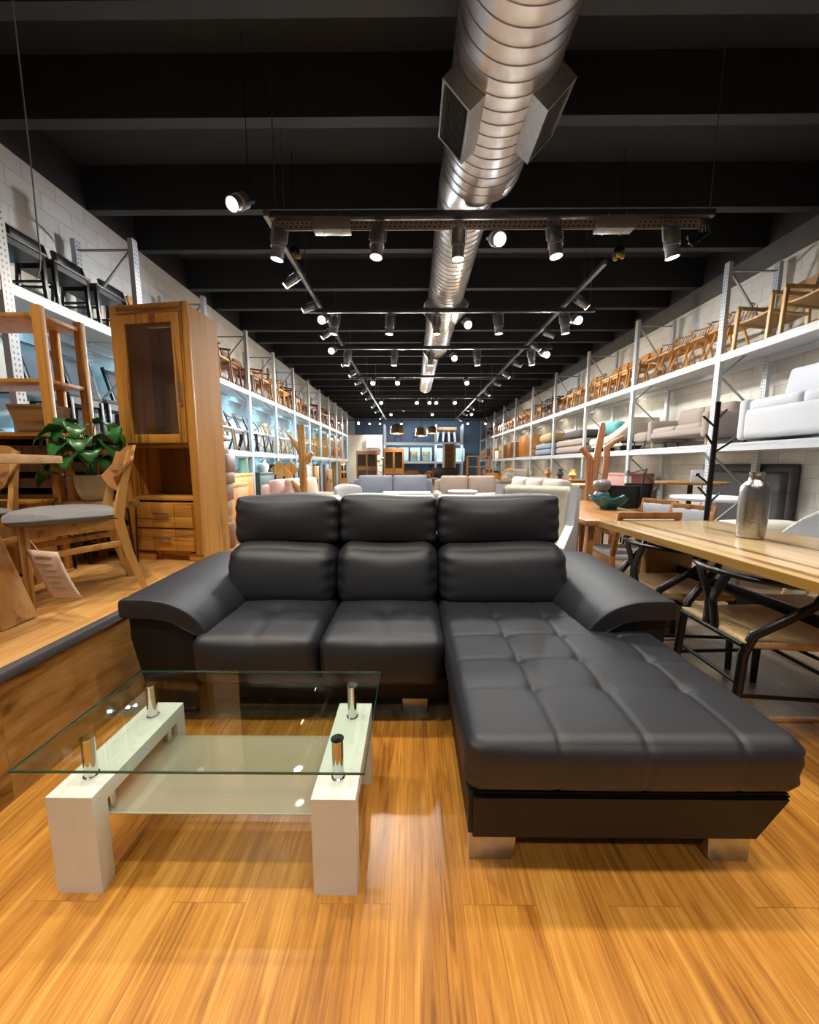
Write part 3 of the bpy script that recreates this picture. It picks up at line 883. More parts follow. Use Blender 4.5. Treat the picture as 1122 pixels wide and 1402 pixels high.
oc = oval_chair('pale oak dining chair with grey cushion, oval back and a paper tag on its leg', (-1.885, 2.0, PZ), -R(43))
oc2 = dup(oc, (-2.5, 1.92, PZ), R(4), 'oak dining chair with rounded back, cut by the left picture edge')

# paper price tag
pt = thing('price_tag', 'pinkish paper sheet tag hanging from the front leg of the oval-back chair', 'tag', (-1.80, 1.70, PZ + .27))
n_ = 8
A_, B_, C_, D_ = [at(u, v, y=yy) for (u, v, yy) in ((35, 752, 1.735), (79, 756, 1.66), (113, 819, 1.60), (73, 818, 1.675))]
mb = MB()
base_ = Vector((-1.80, 1.70, PZ + .27))
gr = []
for i in range(n_ + 1):
    row = []
    for j in range(n_ + 1):
        s_, t_ = i / n_, j / n_
        p = A_.lerp(B_, s_).lerp(D_.lerp(C_, s_), t_)
        p = p + Vector((0, -1, 0)) * (.008 * math.sin(t_ * 3.1))
        row.append(mb.bm.verts.new(p - base_))
    gr.append(row)
for i in range(n_):
    for j in range(n_): mb.bm.faces.new((gr[i][j], gr[i + 1][j], gr[i + 1][j + 1], gr[i][j + 1]))
sh_ = mb.build('sheet', PAPER, pt); sd = sh_.modifiers.new('t', 'SOLIDIFY'); sd.thickness = .001
mb = MB()
for t_, a_, b_ in ((.12, .2, .75), (.27, .15, .7), (.4, .25, .72), (.53, .2, .8), (.66, .22, .6), (.78, .2, .75)):
    pts = []
    for e in (a_, b_):
        p = A_.lerp(B_, e).lerp(D_.lerp(C_, e), t_) + Vector((0, -1, 0)) * (.008 * math.sin(t_ * 3.1) + .0025)
        pts.append(p - base_)
    mb.bar(pts[0], pts[1], .004, .0006)
mb.build('printed_lines', INK, pt)
mb = MB(); mb.tube([A_.lerp(B_, .4) - base_, Vector((-1.835, 1.74, PZ + .36)) - base_], .0012, 6); mb.build('string', PAPER, pt)

# slab dining table at the far left
dt = thing('dining_table', 'thick-topped wooden dining table on slanted slab legs, cut by the left edge', 'table', (-2.34, 1.24, PZ))
mb = MB(); mb.rbox((-.05, -.0, .742), (1.72, .78, .036), r=.006, n=(24, 10, 2), fn=lambda q, p: Vector((p.x, p.y + .006 * math.sin(p.x * 9), p.z)))
mb.build('tabletop', wood('live_edge_top', 'c29a66', '855a2e', 'X', .4), dt)
for x in (.47, -.6):
    for s in (1,):
        mb = MB(); mb.bar((x + .07, .36, 0), (x - .12, .32, .724), .05, .16, bev=.004, up=(0, 1, 0)); mb.build('leg', OAK_PALE, dt)
        mb = MB(); mb.bar((x + .09, -.36, 0), (x - .10, -.30, .724), .05, .16, bev=.004, up=(0, 1, 0)); mb.build('leg', OAK_PALE, dt)

# pallet-like slatted crates behind the shelf unit, and a tower of stacked wood offcuts
cr = thing('slatted_crate', 'dark wooden slatted crate stack behind the open shelf unit', 'crate', (-2.75, 3.0, PZ))
for x in (-.52, 0, .52): MB().bx(x - .03, x + .03, -.1, .12, 0, .92, bev=.004).build('post', BROWN, cr)
for i in range(7): MB().bx(-.56, .56, -.13, -.1, .04 + i * .125, .115 + i * .125, bev=.004).build('slat', OAK_INNER if i % 2 else BROWN, cr)
MB().bx(-.55, .55, .12, .14, 0, .92).build('back_panel', BLACKW, cr)  # black sheet stands in for the shaded interior behind the slats
MB().bx(-.57, .57, -.13, .14, .92, .945, bev=.004).build('top', BROWN, cr)
tw = thing('wood_stack', 'narrow tower of stacked wood offcuts at the right edge of the display cabinet', 'wood stack', (-1.66, 3.17, PZ))
rw = random.Random(4); z = 0
while z < .95:
    h = rw.uniform(.04, .16)
    MB().box((rw.uniform(-.012, .012), 0, z + h / 2), (rw.uniform(.13, .24), .18, h - .003), rot=(0, rw.uniform(-.03, .03), rw.uniform(-.2, .2)), bev=.003).build('block', BROWN if rw.random() < .6 else MATS['dark_grain_oak'], tw)
    z += h

# ================================================================== RIGHT-HAND TABLES
# strip-top dining table; its long edge drifts a little to the right towards the viewer
TZ = .78
tc_ = [at(822, 713.5, z=TZ), at(965, 711.5, z=TZ), at(1122, 733, z=TZ), at(1122, 797, z=TZ)]
d1 = (tc_[3] - tc_[0]).normalized()          # along the near long edge (towards the viewer)
TA = math.atan2(-d1.x, d1.y) + math.pi       # local -Y runs along d1
tb = thing('dining_table', 'strip-laminated dining table with a metal bottle vase on it, right of the sofa', 'table', (tc_[0].x, tc_[0].y, 0), TA)
TWd, TLn = .90, 2.1
mb = MB(); mb.bx(0, TWd, -TLn, 0, TZ - .042, TZ, bev=.003)
mb.build('tabletop', TABLE_Y, tb)
mb = MB(); mb.bx(-.004, .0, -TLn, 0, TZ - .042, TZ - .002); mb.build('edge_strip', TABLE_EDGE, tb)
for y in (-.115, -1.85):
    mb = MB(); mb.bx(.28, .62, y - .03, y + .03, 0, TZ - .042, bev=.004); mb.build('leg', wood('table_panel', '9a7136', '5c3d18', 'Z', .4), tb)
mb = MB(); mb.bx(.50, .53, -1.82, -.15, .36, .48, bev=.004); mb.build('stretcher', BLACKM, tb)

# metal vase
vb = at(1027, 736, z=TZ)
va = thing('bottle_vase', 'tall hammered silver metal bottle vase on the strip-top dining table', 'vase', vb)
mb = MB()
vp = [(0, 0), (.07, 0), (.083, .006), (.088, .02), (.092, .1), (.094, .2), (.093, .27), (.088, .295), (.07, .318), (.05, .33), (.045, .338), (.043, .36), (.047, .365), (.047, .378), (.041, .378), (.039, .33), (0, .32)]
vp = [(r * .74, z) for r, z in vp]
mb.lathe(vp, seg=48)
vm, nt, p_, L_ = new_mat('hammered_silver')
p_.inputs['Metallic'].default_value = 1; p_.inputs['Roughness'].default_value = .27
p_.inputs['Base Color'].default_value = (.40, .405, .40, 1)
tcn = nt.nodes.new('ShaderNodeTexCoord'); vo = nt.nodes.new('ShaderNodeTexVoronoi'); vo.inputs['Scale'].default_value = 75
bn_ = nt.nodes.new('ShaderNodeBump'); bn_.inputs['Strength'].default_value = .35; bn_.inputs['Distance'].default_value = .0015
L_.new(tcn.outputs['Object'], vo.inputs['Vector']); L_.new(vo.outputs['Distance'], bn_.inputs['Height']); L_.new(bn_.outputs['Normal'], p_.inputs['Normal'])
mb.build('body', vm, va, angle=60)

# wishbone chair (faces -Y locally)
def arcpts(c, rx, ry, a0, a1, n, z0=0, z1=None):
    z1 = z0 if z1 is None else z1
    return [(c[0] + rx * math.cos(R(a0 + (a1 - a0) * i / n)), c[1] + ry * math.sin(R(a0 + (a1 - a0) * i / n)), z0 + (z1 - z0) * i / n) for i in range(n + 1)]
def wishbone(label, loc, rz, frame, seat, group=None, pt=1.0):
    t = thing('wishbone_chair', label, 'chair', loc, rz, group)
    w, d = .46, .42
    for s in (-1, 1):
        mb = MB(); mb.tube([(s * .235, -.22, 0), (s * .23, -.215, .25), (s * .225, -.21, .44)], [.015, .019, .019], 12); mb.build('leg', frame, t)
        mb = MB()
        mb.tube([(s * .20, .25, 0), (s * .195, .235, .2), (s * .19, .225, .38), (s * .2, .2, .47), (s * .235, .10, .56), (s * .262, .02, .63), (s * .268, -.005, .695)], [.016, .019, .02, .02, .019, .017, .015], 12)
        mb.build('leg', frame, t, label='rear leg bending forward into the arm support')
        mb = MB(); mb.tube([(s * .23, -.21, .19), (s * .195, .235, .19)], .0095, 10); mb.build('stretcher', frame, t)
        mb = MB(); mb.tube([(s * .22, -.21, .42), (s * .19, .225, .42)], .012, 10); mb.build('seat_rail', frame, t)
    for y, x in ((-.215, .23), (.23, .19)):
        mb = MB(); mb.tube([(-x, y, .24), (x, y, .24)], .0095, 10); mb.build('stretcher', frame, t)
        mb = MB(); mb.tube([(-x, y, .42), (x, y, .42)], .012, 10); mb.build('seat_rail', frame, t)
    # steam-bent top rail
    pts = [(-.285, -.12, .70)] + arcpts((0, .02), .275, .235, 180, 0, 20, .71, .71) + [(.285, -.12, .70)]
    mb = MB(); mb.tube(pts, [.012] + [.016] * 21 + [.012], 12, flat=.85); mb.build('top_rail', frame, t)
    # Y-shaped splat
    mb = MB()
    mb.bar((-.03, .225, .41), (-.008, .238, .57), .045, .012, bev=.003, up=(0, 1, 0)); mb.bar((.03, .225, .41), (.008, .238, .57), .045, .012, bev=.003, up=(0, 1, 0))
    for s in (-1, 1): mb.bar((s * .008, .238, .56), (s * .085, .245, .712), .045, .012, bev=.003, up=(0, 1, 0))
    mb.build('splat', frame, t)
    mb = MB()
    def sf(q, p):
        f = 1 - .08 * q.y
        p.x *= f
        p.z -= .016 * (1 - q.x ** 2) * (1 - q.y ** 2)
        return p
    mb.rbox((0, .005, .432), (w, d + .03, .035), r=.015, n=(20, 20, 4), fn=sf)
    mb.build('seat', seat, t, angle=80)
    return t
e1 = -d1                                        # away from the viewer along the table
perp = Vector((-d1.y, d1.x, 0)) * (1 if -d1.y > 0 else -1)
def along(dist, off): 
    p = tc_[0] + d1 * dist + perp * off
    return (p.x, p.y, 0)
ang_in = math.atan2(perp.y, perp.x) + math.pi / 2     # local -Y points along perp (into the table)
wc = wishbone('black wishbone chair with cord seat nearest the sofa chaise, tucked under the strip-top table', along(1.05, .225), ang_in - R(4), BLACKM, ROPE, 'black wishbone chairs')
dup(wc, along(.455, .225), ang_in - R(2), 'black wishbone chair behind the sofa arm, tucked under the strip-top table', 'black wishbone chairs')
dup(wc, along(.9, .79), ang_in + math.pi, 'black wishbone chair on the far side of the strip-top table', 'black wishbone chairs')

# orange-brown pedestal table behind
ot = thing('dining_table', 'reddish oak dining table with a teal bowl on it, behind the strip-top table', 'table', (1.44, 3.05, 0))
mb = MB(); mb.bx(0, .80, 0, 1.75, .695, .74, bev=.006); mb.build('tabletop', RED_X, ot)
for x in (.06, .70):
    for y in (.1, 1.62):
        mb = MB(); mb.bar((x + (.03 if x < .5 else 0), y + .02, .695), (x + (-.03 if x < .5 else .06), y + (-.04 if y < 1 else .06), 0), .06, .06, bev=.005); mb.build('leg', RED, ot)
mb = MB(); mb.bx(.14, .66, .45, 1.6, .66, .695, bev=.004); mb.build('apron', RED, ot)
mb = MB(); mb.bx(.13, .16, .5, 1.5, .05, .66); mb.build('inner_panel', wood('dark_red_panel', '6e3a20', '3f1f10', 'Y', .4), ot)
tv = thing('bowl', 'dark teal crumpled ceramic bowl on the reddish oak table', 'bowl', at(833, 697, z=.74))
mb = MB()
prof = []
for i in range(7):
    prof.append((.05 + .09 * math.sin(i / 6 * 1.5), .11 * (i / 6)))
prof = [(0, 0), (.07, 0)] + prof[1:] + [(.125, .112), (.1, .06), (0, .03)]
mb.lathe(prof, seg=40)
for v in mb.bm.verts:
    a = math.atan2(v.co.y, v.co.x); v.co *= 1.15; rr = math.hypot(v.co.x, v.co.y)
    k_ = 1 + .16 * math.sin(a * 5) * (v.co.z / .11)
    v.co.x *= k_; v.co.y *= k_; v.co.z += .02 * math.sin(a * 5 + 1) * (v.co.z > .08)
mb.build('body', plain('teal_glaze', '135a5e', rough=.15, noise=.2, nscale=20), tv, angle=60)

# grey round vase
gv = thing('vase', 'grey double-gourd vase behind the teal bowl on the reddish table', 'vase', at(823, 689, z=.74))
mb = MB(); mb.lathe([(0, 0), (.05, 0), (.085, .05), (.09, .09), (.075, .13), (.055, .15), (.085, .18), (.1, .22), (.085, .265), (.04, .285), (.03, .28), (0, .27)], seg=36)
mb.build('body', plain('grey_glaze', '77777e', rough=.3, noise=.1), gv, angle=70)

# timber-framed dining chairs with pale seats (faces -Y locally)
def frame_chair(name, label, loc, rz, mat, seatm, group=None, arms=True):
    t = thing(name, label, 'chair', loc, rz, group)
    for s in (-1, 1):
        mb = MB(); mb.bar((s * .235, -.2, 0), (s * .235, -.2,   .605 if arms else .42), .038, .038, bev=.005); mb.build('leg', mat, t)
        mb = MB(); mb.bar((s * .225, .26, 0), (s * .225, .2, .44), .036, .04, bev=.005); mb.bar((s * .225, .2, .44), (s * .225, .285, .78), .036, .036, bev=.005); mb.build('leg', mat, t)
        if arms:
            mb = MB(); mb.bar((s * .235, -.22, .615), (s * .235, .25, .62), .045, .026, bev=.005, up=(1, 0, 0)); mb.build('arm', mat, t)
        mb = MB(); mb.bar((s * .23, -.2, .385), (s * .23, .2, .385), .055, .024, bev=.003, up=(1, 0, 0)); mb.build('seat_rail', mat, t)
    mb = MB(); mb.bar((-.22, -.2, .385), (.22, -.2, .385), .055, .024, up=(0, 1, 0)); mb.build('seat_rail', mat, t)
    mb = MB(); mb.bar((-.245, .283, .765), (.245, .283, .765), .05, .03, bev=.004, up=(0, 1, 0)); mb.build('top_rail', mat, t)
    mb = MB(); mb.bar((-.21, .262, .665), (.21, .262, .665), .13, .02, bev=.004, up=(0, 1, .0)); mb.build('back_pad', seatm, t)
    mb = MB(); mb.rbox((0, 0, .425), (.43, .42, .05), r=.02, n=(8, 8, 4), puff=(0, 0, .01)); mb.build('seat', seatm, t)
    return t
fc = frame_chair('dining_chair', 'wooden armchair with white seat and back pad, between strip-top table and reddish table', (1.86, 3.19, 0), R(180), RED, WHITEF, 'wooden chairs with pale pads')
fc.scale = (1, 1, 1.05)
dup(fc, (2.80, 3.98, 0), R(-72), 'wooden chair with white back pad at the reddish table, beside the black coat stand', 'wooden chairs with pale pads', (1, 1, .97))
dup(fc, (2.84, 4.62, 0), R(-75), 'wooden chair with white back pad at the far corner of the reddish table', 'wooden chairs with pale pads', (1, 1, .97))

# black coat stand
def coat_stand(label, loc):
    t = thing('coat_stand', label, 'coat stand', loc)
    mb = MB(); mb.tube([(0, 0, .02), (0, 0, 1.74)], .022, 12); mb.build('pole', BLACKM, t)
    mb = MB(); mb.lathe([(0, 0), (.17, 0), (.17, .012), (.03, .03), (0, .03)], seg=32); mb.build('base', BLACKM, t)
    for i, (z, a) in enumerate(((1.58, 20), (1.52, 180), (1.36, 200), (1.3, -30), (1.02, 170), (.9, 190), (.85, 10), (1.2, 80))):
        ca, sa = math.cos(R(a)), math.sin(R(a))
        mb = MB(); mb.tube([(0, 0, z), (ca * .12, sa * .12, z + .1)], .009, 8); mb.build('peg', BLACKM, t)
    return t
coat_stand('black metal coat stand with angled pegs, behind the strip-top dining table', (at(975, 640, y=3.35).x, 3.35, 0))

# white shell chair at the right edge
sc_ = thing('shell_chair', 'white moulded plastic shell chair behind the strip-top table at the right edge', 'chair', (3.1, 2.72, 0), R(-70))
mb = MB(); nu, nv = 24, 14; g = []
for i in range(nu + 1):
    a = R(-20 + 220 * i / nu); row = []
    for j in range(nv + 1):
        t_ = j / nv
        backness = max(0, math.sin(a))
        top = .62 + .29 * backness ** 1.3
        rr = .13 + .19 * min(1, t_ * 2.2) + .02 * t_
        z = .43 + (top - .43) * max(0, (t_ - .25) / .75) ** 1.2
        row.append(mb.bm.verts.new((rr * math.cos(a) * (1 if t_ > .05 else .1), rr * math.sin(a) * (1 if t_ > .05 else .1) + .02, z)))
    g.append(row)
for i in range(nu):
    for j in range(nv): mb.bm.faces.new((g[i][j], g[i + 1][j], g[i + 1][j + 1], g[i][j + 1]))
sh = mb.build('shell', PLASTIC, sc_, angle=80); sd = sh.modifiers.new('t', 'SOLIDIFY'); sd.thickness = .012
mb = MB(); mb.rbox((0, -.06, .43), (.42, .36, .04), r=.018, n=(8, 8, 4)); mb.build('seat', PLASTIC, sc_)
for x in (-.17, .17):
    for y in (-.2, .16):
        mb = MB(); mb.tube([(x * .7, y * .7, .42), (x * 1.15, y * 1.15, 0)], [.014, .01], 8); mb.build('leg', LIGHTW, sc_)

# tufted white wing chair
wg = thing('wing_chair', 'white tufted wing chair behind the right end of the sofa', 'armchair', (.92, 2.98, 0), R(-32))
def tuft_fn(q, p):
    if q.y < -.3: p.y += .02 * (math.cos(q.x * 9) * math.cos(q.z * 9)) ** 2
    return p
mb = MB(); mb.rbox((0, .28, .68), (.58, .14, .68), r=.05, n=(22, 6, 26), fn=tuft_fn, rot=(R(-8), 0, 0)); mb.build('backrest', CREAM, wg, angle=80)
for s in (-1, 1):
    mb = MB()
    M = Matrix(((0, 0, 1, s * .31 - .03), (1, 0, 0, 0), (0, 1, 0, 0), (0, 0, 0, 1)))
    mb.prism([(-.32, .2), (.28, .2), (.4, 1.0), (.22, 1.03), (.12, .72), (-.3, .62)], .06, M, bev=.012); mb.build('wing', WHITEF, wg)
mb = MB(); mb.rbox((0, -.03, .36), (.56, .6, .18), r=.05, n=(10, 10, 6), puff=(0, 0, .02)); mb.build('seat_cushion', CREAM, wg)
mb = MB(); mb.bx(-.3, .3, -.3, .3, .15, .28, bev=.01); mb.build('base', WHITEF, wg)
for x in (-.26, .26):
    for y in (-.26, .26):
        mb = MB(); mb.tube([(x, y, .15), (x * 1.05, y * 1.05, 0)], [.02, .014], 8); mb.build('leg', BROWN, wg)

# wooden branch coat stands
def branch_stand(label, loc, rz, mat, trunks):
    t = thing('coat_stand', label, 'coat stand', loc, rz)
    for i, (pts, r) in enumerate(trunks):
        mb = MB(); mb.tube(pts, r, 10); mb.build('trunk' if i == 0 else 'branch', mat, t)
    mb = MB(); mb.lathe([(0, 0), (.2, 0), (.2, .03), (.05, .04), (0, .04)], seg=24); mb.build('base', mat, t)
    return t
DRIFT = wood('driftwood', 'b0764f', '74462b', 'Z', .45)
p0 = at(812, 690, y=5.0); p0.z = 0
branch_stand('reddish branch-shaped wooden coat stand rising behind the reddish oak table', p0, 0, DRIFT, [
    ([(-.02, 0, .03), (-.02, 0, .9), (.03, 0, 1.4), (.06, -.01, 1.66), (.065, -.01, 1.74)], [.05, .05, .045, .04, .025]),
    ([(-.04, 0, .3), (-.06, .0, .9), (-.08, .0, 1.28), (-.14, 0, 1.36), (-.21, 0, 1.42)], [.05, .05, .045, .04, .03]),
    ([(.1, .02, .03), (.12, .02, .8), (.16, .02, 1.2), (.15, .02, 1.42), (.24, .02, 1.5), (.35, .02, 1.56)], [.04, .04, .04, .042, .035, .025])])
p0 = at(417, 690, y=5.2); p0.z = 0
branch_stand('pale oak branch-shaped coat stand by the left shelving rack', p0, 0, OAK_PALE, [
    ([(0, 0, .03), (.0, 0, .8), (-.01, 0, 1.74)], [.06, .055, .05]),
    ([(-.0, 0, 1.35), (-.08, 0, 1.47), (-.17, -.0, 1.6)], [.045, .042, .02]),
    ([(0, 0, 1.25), (.08, 0, 1.32), (.14, 0, 1.36)], [.045, .04, .025]),
    ([(.05, 0, 1.2), (.06, 0, 1.25), (.13, 0, 1.36)], [.03, .035, .03]),
    ([(0, 0, .75), (-.1, 0, .9), (-.16, 0, .98)], [.045, .042, .025]),
    ([(-.0, 0, .62), (-.08, 0, .75), (-.15, 0, .92)], [.045, .03, .02])])

# ================================================================== SHELVING RACKS
def rack(name, label, xf, xb, ys, zdeck, zbeam, ztop, bracedir):
    """xf front face, xb back; ys frame positions"""
    t = thing(name, label, 'shelving rack', (xf, ys[0], 0))
    s = 1 if xb > xf else -1
    dep = abs(xb - xf)
    up = MB().bx(-.03, .03, -.045, .045, 0, ztop).build('upright', RACK, t, smooth=False)
    up.location = (s * .03, 0, 0)
    first = True
    def link(src, loc):
        c = src.copy(); COL.objects.link(c); c.parent = t; c.location = loc; return c
    for y in ys:
        if not first: link(up, (s * .03, y - ys[0], 0))
        link(up, (s * (dep - .03), y - ys[0], 0))
        first = False
    # zigzag braces of a frame, one mesh reused
    mb = MB()
    zs = [.15, .75, 1.35, 1.95, 2.55, 3.15, ztop - .12]
    for i, z in enumerate(zs): 
        if i in (0, len(zs) - 1): mb.bar((s * .06, 0, z), (s * (dep - .06), 0, z), .03, .02)
    for i in range(len(zs) - 1):
        a, b = (s * .06, s * (dep - .06)) if i % 2 == 0 else (s * (dep - .06), s * .06)
        mb.bar((a, 0, zs[i]), (b, 0, zs[i + 1]), .03, .02)
    br = mb.build('frame_brace', RACKG, t, smooth=False)
    for y in ys[1:]: link(br, (0, y - ys[0], 0))
    for a, b in zip(ys, ys[1:]):
        y0, y1 = a - ys[0] + .045, b - ys[0] - .045
        for zd in [q - .003 for q in zdeck]:
            for x in (s * .03, s * (dep - .03)):
                mb = MB(); mb.bx(x - .025, x + .025, y0, y1, zd - .12, zd - .025, bev=.004, seg=1)
                mb.bx(x - .03, x + .012 * s + .018, y0, y1, zd - .04, zd - .018)
                mb.build('beam', RACKW, t, smooth=False)
            mb = MB(); mb.bx(min(s * .055, s * (dep - .055)), max(s * .055, s * (dep - .055)), y0 - .02, y1 + .02, zd - .022, zd); mb.build('deck', DECKM, t, smooth=False)
    return t
LXF, LXB, RXF, RXB = -3.5, -4.28, 4.7, 5.5
LY = [1.78, 3.41, 5.05, 6.65, 8.25, 9.8, 11.35, 12.95, 14.5, 16.05, 17.5, 19.0, 20.4]
RY = [1.5, 3.75, 6.02, 8.27, 10.45, 12.75, 15.1, 17.5, 19.8, 22.0, 24.3, 26.3]
LTOP, LMID, RTOP, RMID = 2.8, 1.49, 2.88, 1.52
rack('shelving_rack', 'long white steel shelving rack along the left wall, stacked with chairs', LXF, LXB, LY, (LTOP, LMID), .1, 4.0, 1)
rack('shelving_rack', 'long white steel shelving rack along the right wall, with chairs and sofas', RXF, RXB, RY, (RTOP, RMID), .1, 4.19, 1)

# ------------------------------------------------------------------ chair prototypes for the racks (face -Y locally)
def proto_black():
    t = thing('dining_chair', '', 'chair')
    m = BLACKW
    for s in (-1, 1):
        mb = MB(); mb.bar((s * .19, -.19, 0), (s * .19, -.18, .43), .032, .032, bev=.003, w1=.04, d1=.04); mb.build('leg', m, t)
        mb = MB(); mb.bar((s * .19, .22, 0), (s * .19, .18, .45), .032, .036, bev=.003); mb.bar((s * .19, .18, .45), (s * .19, .27, .80), .032, .034, bev=.003); mb.build('leg', m, t)
        mb = MB(); mb.bar((s * .19, -.18, .2), (s * .19, .2, .2), .025, .018); mb.build('stretcher', m, t)
    mb = MB(); mb.bx(-.22, .22, -.22, .2, .43, .455, bev=.006); mb.build('seat', plain('black_seat', '3a3a3d', rough=.5), t)
    mb = MB(); mb.bx(-.2, .2, -.2, .18, .375, .43); mb.build('apron', m, t)
    mb = MB(); mb.bar((-.2, .265, .76), (.2, .265, .76), .09, .022, bev=.004, up=(0, 1, 0)); mb.build('top_rail', m, t)
    mb = MB(); mb.bar((-.19, .225, .6), (.19, .225, .6), .03, .018, up=(0, 1, 0)); mb.build('back_rail', m, t)
    return t
def proto_spindle(mat):
    t = thing('dining_chair', '', 'chair')
    for s in (-1, 1):
        mb = MB(); mb.tube([(s * .15, -.1, .43), (s * .22, -.24, 0)], [.02, .014], 8); mb.build('leg', mat, t)
        mb = MB(); mb.tube([(s * .15, .12, .43), (s * .2, .26, 0)], [.02, .014], 8); mb.build('leg', mat, t)
    mb = MB(); mb.rbox((0, 0, .44), (.46, .44, .035), r=.015, n=(10, 10, 2), fn=lambda q, p: Vector((p.x * (1 - .1 * q.y * q.y), p.y * (1 - .1 * q.x * q.x), p.z))); mb.build('seat', mat, t)
    for i in range(5):
        x = -.16 + .08 * i
        mb = MB(); mb.tube([(x, .17, .44), (x * 1.15, .27, .76)], .008, 6); mb.build('spindle', mat, t)
    mb = MB(); mb.tube(arcpts((0, .12), .225, .16, 170, 10, 10, .77), .022, 8, flat=.6); mb.build('top_rail', mat, t)
    return t
def proto_slat(mat, padm=None):
    t = thing('dining_chair', '', 'chair')
    for s in (-1, 1):
        mb = MB(); mb.bar((s * .2, -.22, 0), (s * .19, -.17, .44), .03, .03, w1=.042, d1=.042, bev=.003); mb.build('leg', mat, t)
        mb = MB(); mb.bar((s * .19, .25, 0), (s * .19, .18, .44), .03, .034, bev=.003); mb.bar((s * .19, .18, .43), (s * .18, .28, .8), .034, .03, bev=.003); mb.build('leg', mat, t)
    mb = MB(); mb.rbox((0, 0, .445), (.44, .42, .04), r=.015, n=(6, 6, 2)); mb.build('seat', padm or mat, t)
    mb = MB(); mb.bx(-.19, .19, -.17, .17, .375, .425); mb.build('apron', mat, t)
    for z, h in ((.74, .13), (.58, .05)):
        mb = MB(); mb.bar((-.19, .18 + (z - .43) * .27, z), (.19, .18 + (z - .43) * .27, z), h, .018, bev=.003, up=(0, 1, 0)); mb.build('back_slat', mat, t)
    return t
def proto_sling(mat, leather):
    t = thing('lounge_chair', '', 'chair')
    for s in (-1, 1):
        mb = MB(); mb.bar((s * .26, -.27, 0), (s * .26, -.25, .6), .045, .045, bev=.008); mb.build('leg', mat, t)
        mb = MB(); mb.bar((s * .26, .27, 0), (s * .26, .24, .52), .045, .045, bev=.008); mb.build('leg', mat, t)
        mb = MB(); mb.bar((s * .26, -.28, .6), (s * .26, .28, .57), .05, .03, bev=.006, up=(1, 0, 0)); mb.build('arm', mat, t)
        mb = MB(); mb.bar((s * .26, -.25, .36), (s * .26, .25, .32), .04, .03, bev=.004); mb.build('seat_rail', mat, t)
    mb = MB(); mb.rbox((0, 0, .36), (.48, .5, .03), r=.012, n=(8, 8, 2), fn=lambda q, p: Vector((p.x, p.y, p.z - .02 * (1 - q.x ** 2) - .03 * q.y))); mb.build('seat', leather, t)
    mb = MB(); mb.rbox((0, .31, .66), (.5, .03, .40), r=.012, n=(10, 2, 8), rot=(R(-14), 0, 0), fn=lambda q, p: Vector((p.x, p.y + .02 * (1 - q.x ** 2), p.z))); mb.build('backrest', leather, t)
    return t
def proto_bent(mat, seatm):
    t = thing('armchair', '', 'chair')
    for s in (-1, 1):
        mb = MB(); mb.tube([(s * .24, -.22, 0), (s * .235, -.2, .4), (s * .25, -.2, .62)], .017, 8); mb.build('leg', mat, t)
        mb = MB(); mb.tube([(s * .22, .24, 0), (s * .2, .2, .42), (s * .22, .22, .7)], .017, 8); mb.build('leg', mat, t)
    mb = MB(); mb.tube([(-.25, -.24, .63)] + arcpts((0, .03), .255, .23, 180, 0, 14, .67, .67) + [(.25, -.24, .63)], .02, 8); mb.build('top_rail', mat, t)
    mb = MB(); mb.rbox((0, .245, .62), (.36, .03, .2), r=.012, n=(8, 2, 4), fn=lambda q, p: Vector((p.x, p.y - .05 * q.x ** 2, p.z))); mb.build('backrest', seatm, t)
    mb = MB(); mb.rbox((0, 0, .43), (.46, .44, .05), r=.02, n=(6, 6, 2)); mb.build('seat', seatm, t)
    return t
def proto_upright(frame, pad):
    """high padded back on a dark frame"""
    t = thing('dining_chair', '', 'chair')
    for s in (-1, 1):
        mb = MB(); mb.bar((s * .2, -.2, 0), (s * .2, -.2, .42), .04, .04, bev=.003); mb.build('leg', frame, t)
        mb = MB(); mb.bar((s * .2, .23, 0), (s * .2, .19, .44), .04, .04, bev=.003); mb.bar((s * .2, .19, .44), (s * .2, .34, 1.0), .036, .04, bev=.003); mb.build('leg', frame, t)
    mb = MB(); mb.bx(-.21, .21, -.21, .2, .36, .43); mb.build('apron', frame, t)
    mb = MB(); mb.rbox((0, 0, .455), (.46, .44, .06), r=.025, n=(6, 6, 4)); mb.build('seat', pad, t)
    mb = MB(); mb.rbox((0, .262, .745), (.37, .04, .48), r=.015, n=(6, 4, 8), rot=(R(-15), 0, 0)); mb.build('backrest', pad, t)
    mb = MB(); mb.bar((-.2, .335, .985), (.2, .335, .985), .05, .036, up=(0, 1, 0)); mb.build('top_rail', frame, t)
    return t
def proto_slope(mat, seatm):
    """curving sled-like back posts"""
    t = thing('dining_chair', '', 'chair')
    for s in (-1, 1):
        mb = MB(); mb.tube([(s * .2, -.22, 0), (s * .19, -.18, .42)], .018, 8); mb.build('leg', mat, t)
        mb = MB(); mb.tube([(s * .2, .26, 0), (s * .19, .15, .3), (s * .19, .17, .5), (s * .2, .27, .72), (s * .2, .32, .86)], [.016, .022, .022, .02, .014], 8); mb.build('leg', mat, t)
    mb = MB(); mb.rbox((0, 0, .43), (.44, .42, .06), r=.02, n=(6, 6, 3)); mb.build('seat', seatm, t)
    mb = MB(); mb.bar((-.2, .3, .8), (.2, .3, .8), .09, .02, bev=.004, up=(0, 1, 0)); mb.build('top_rail', mat, t)
    return t
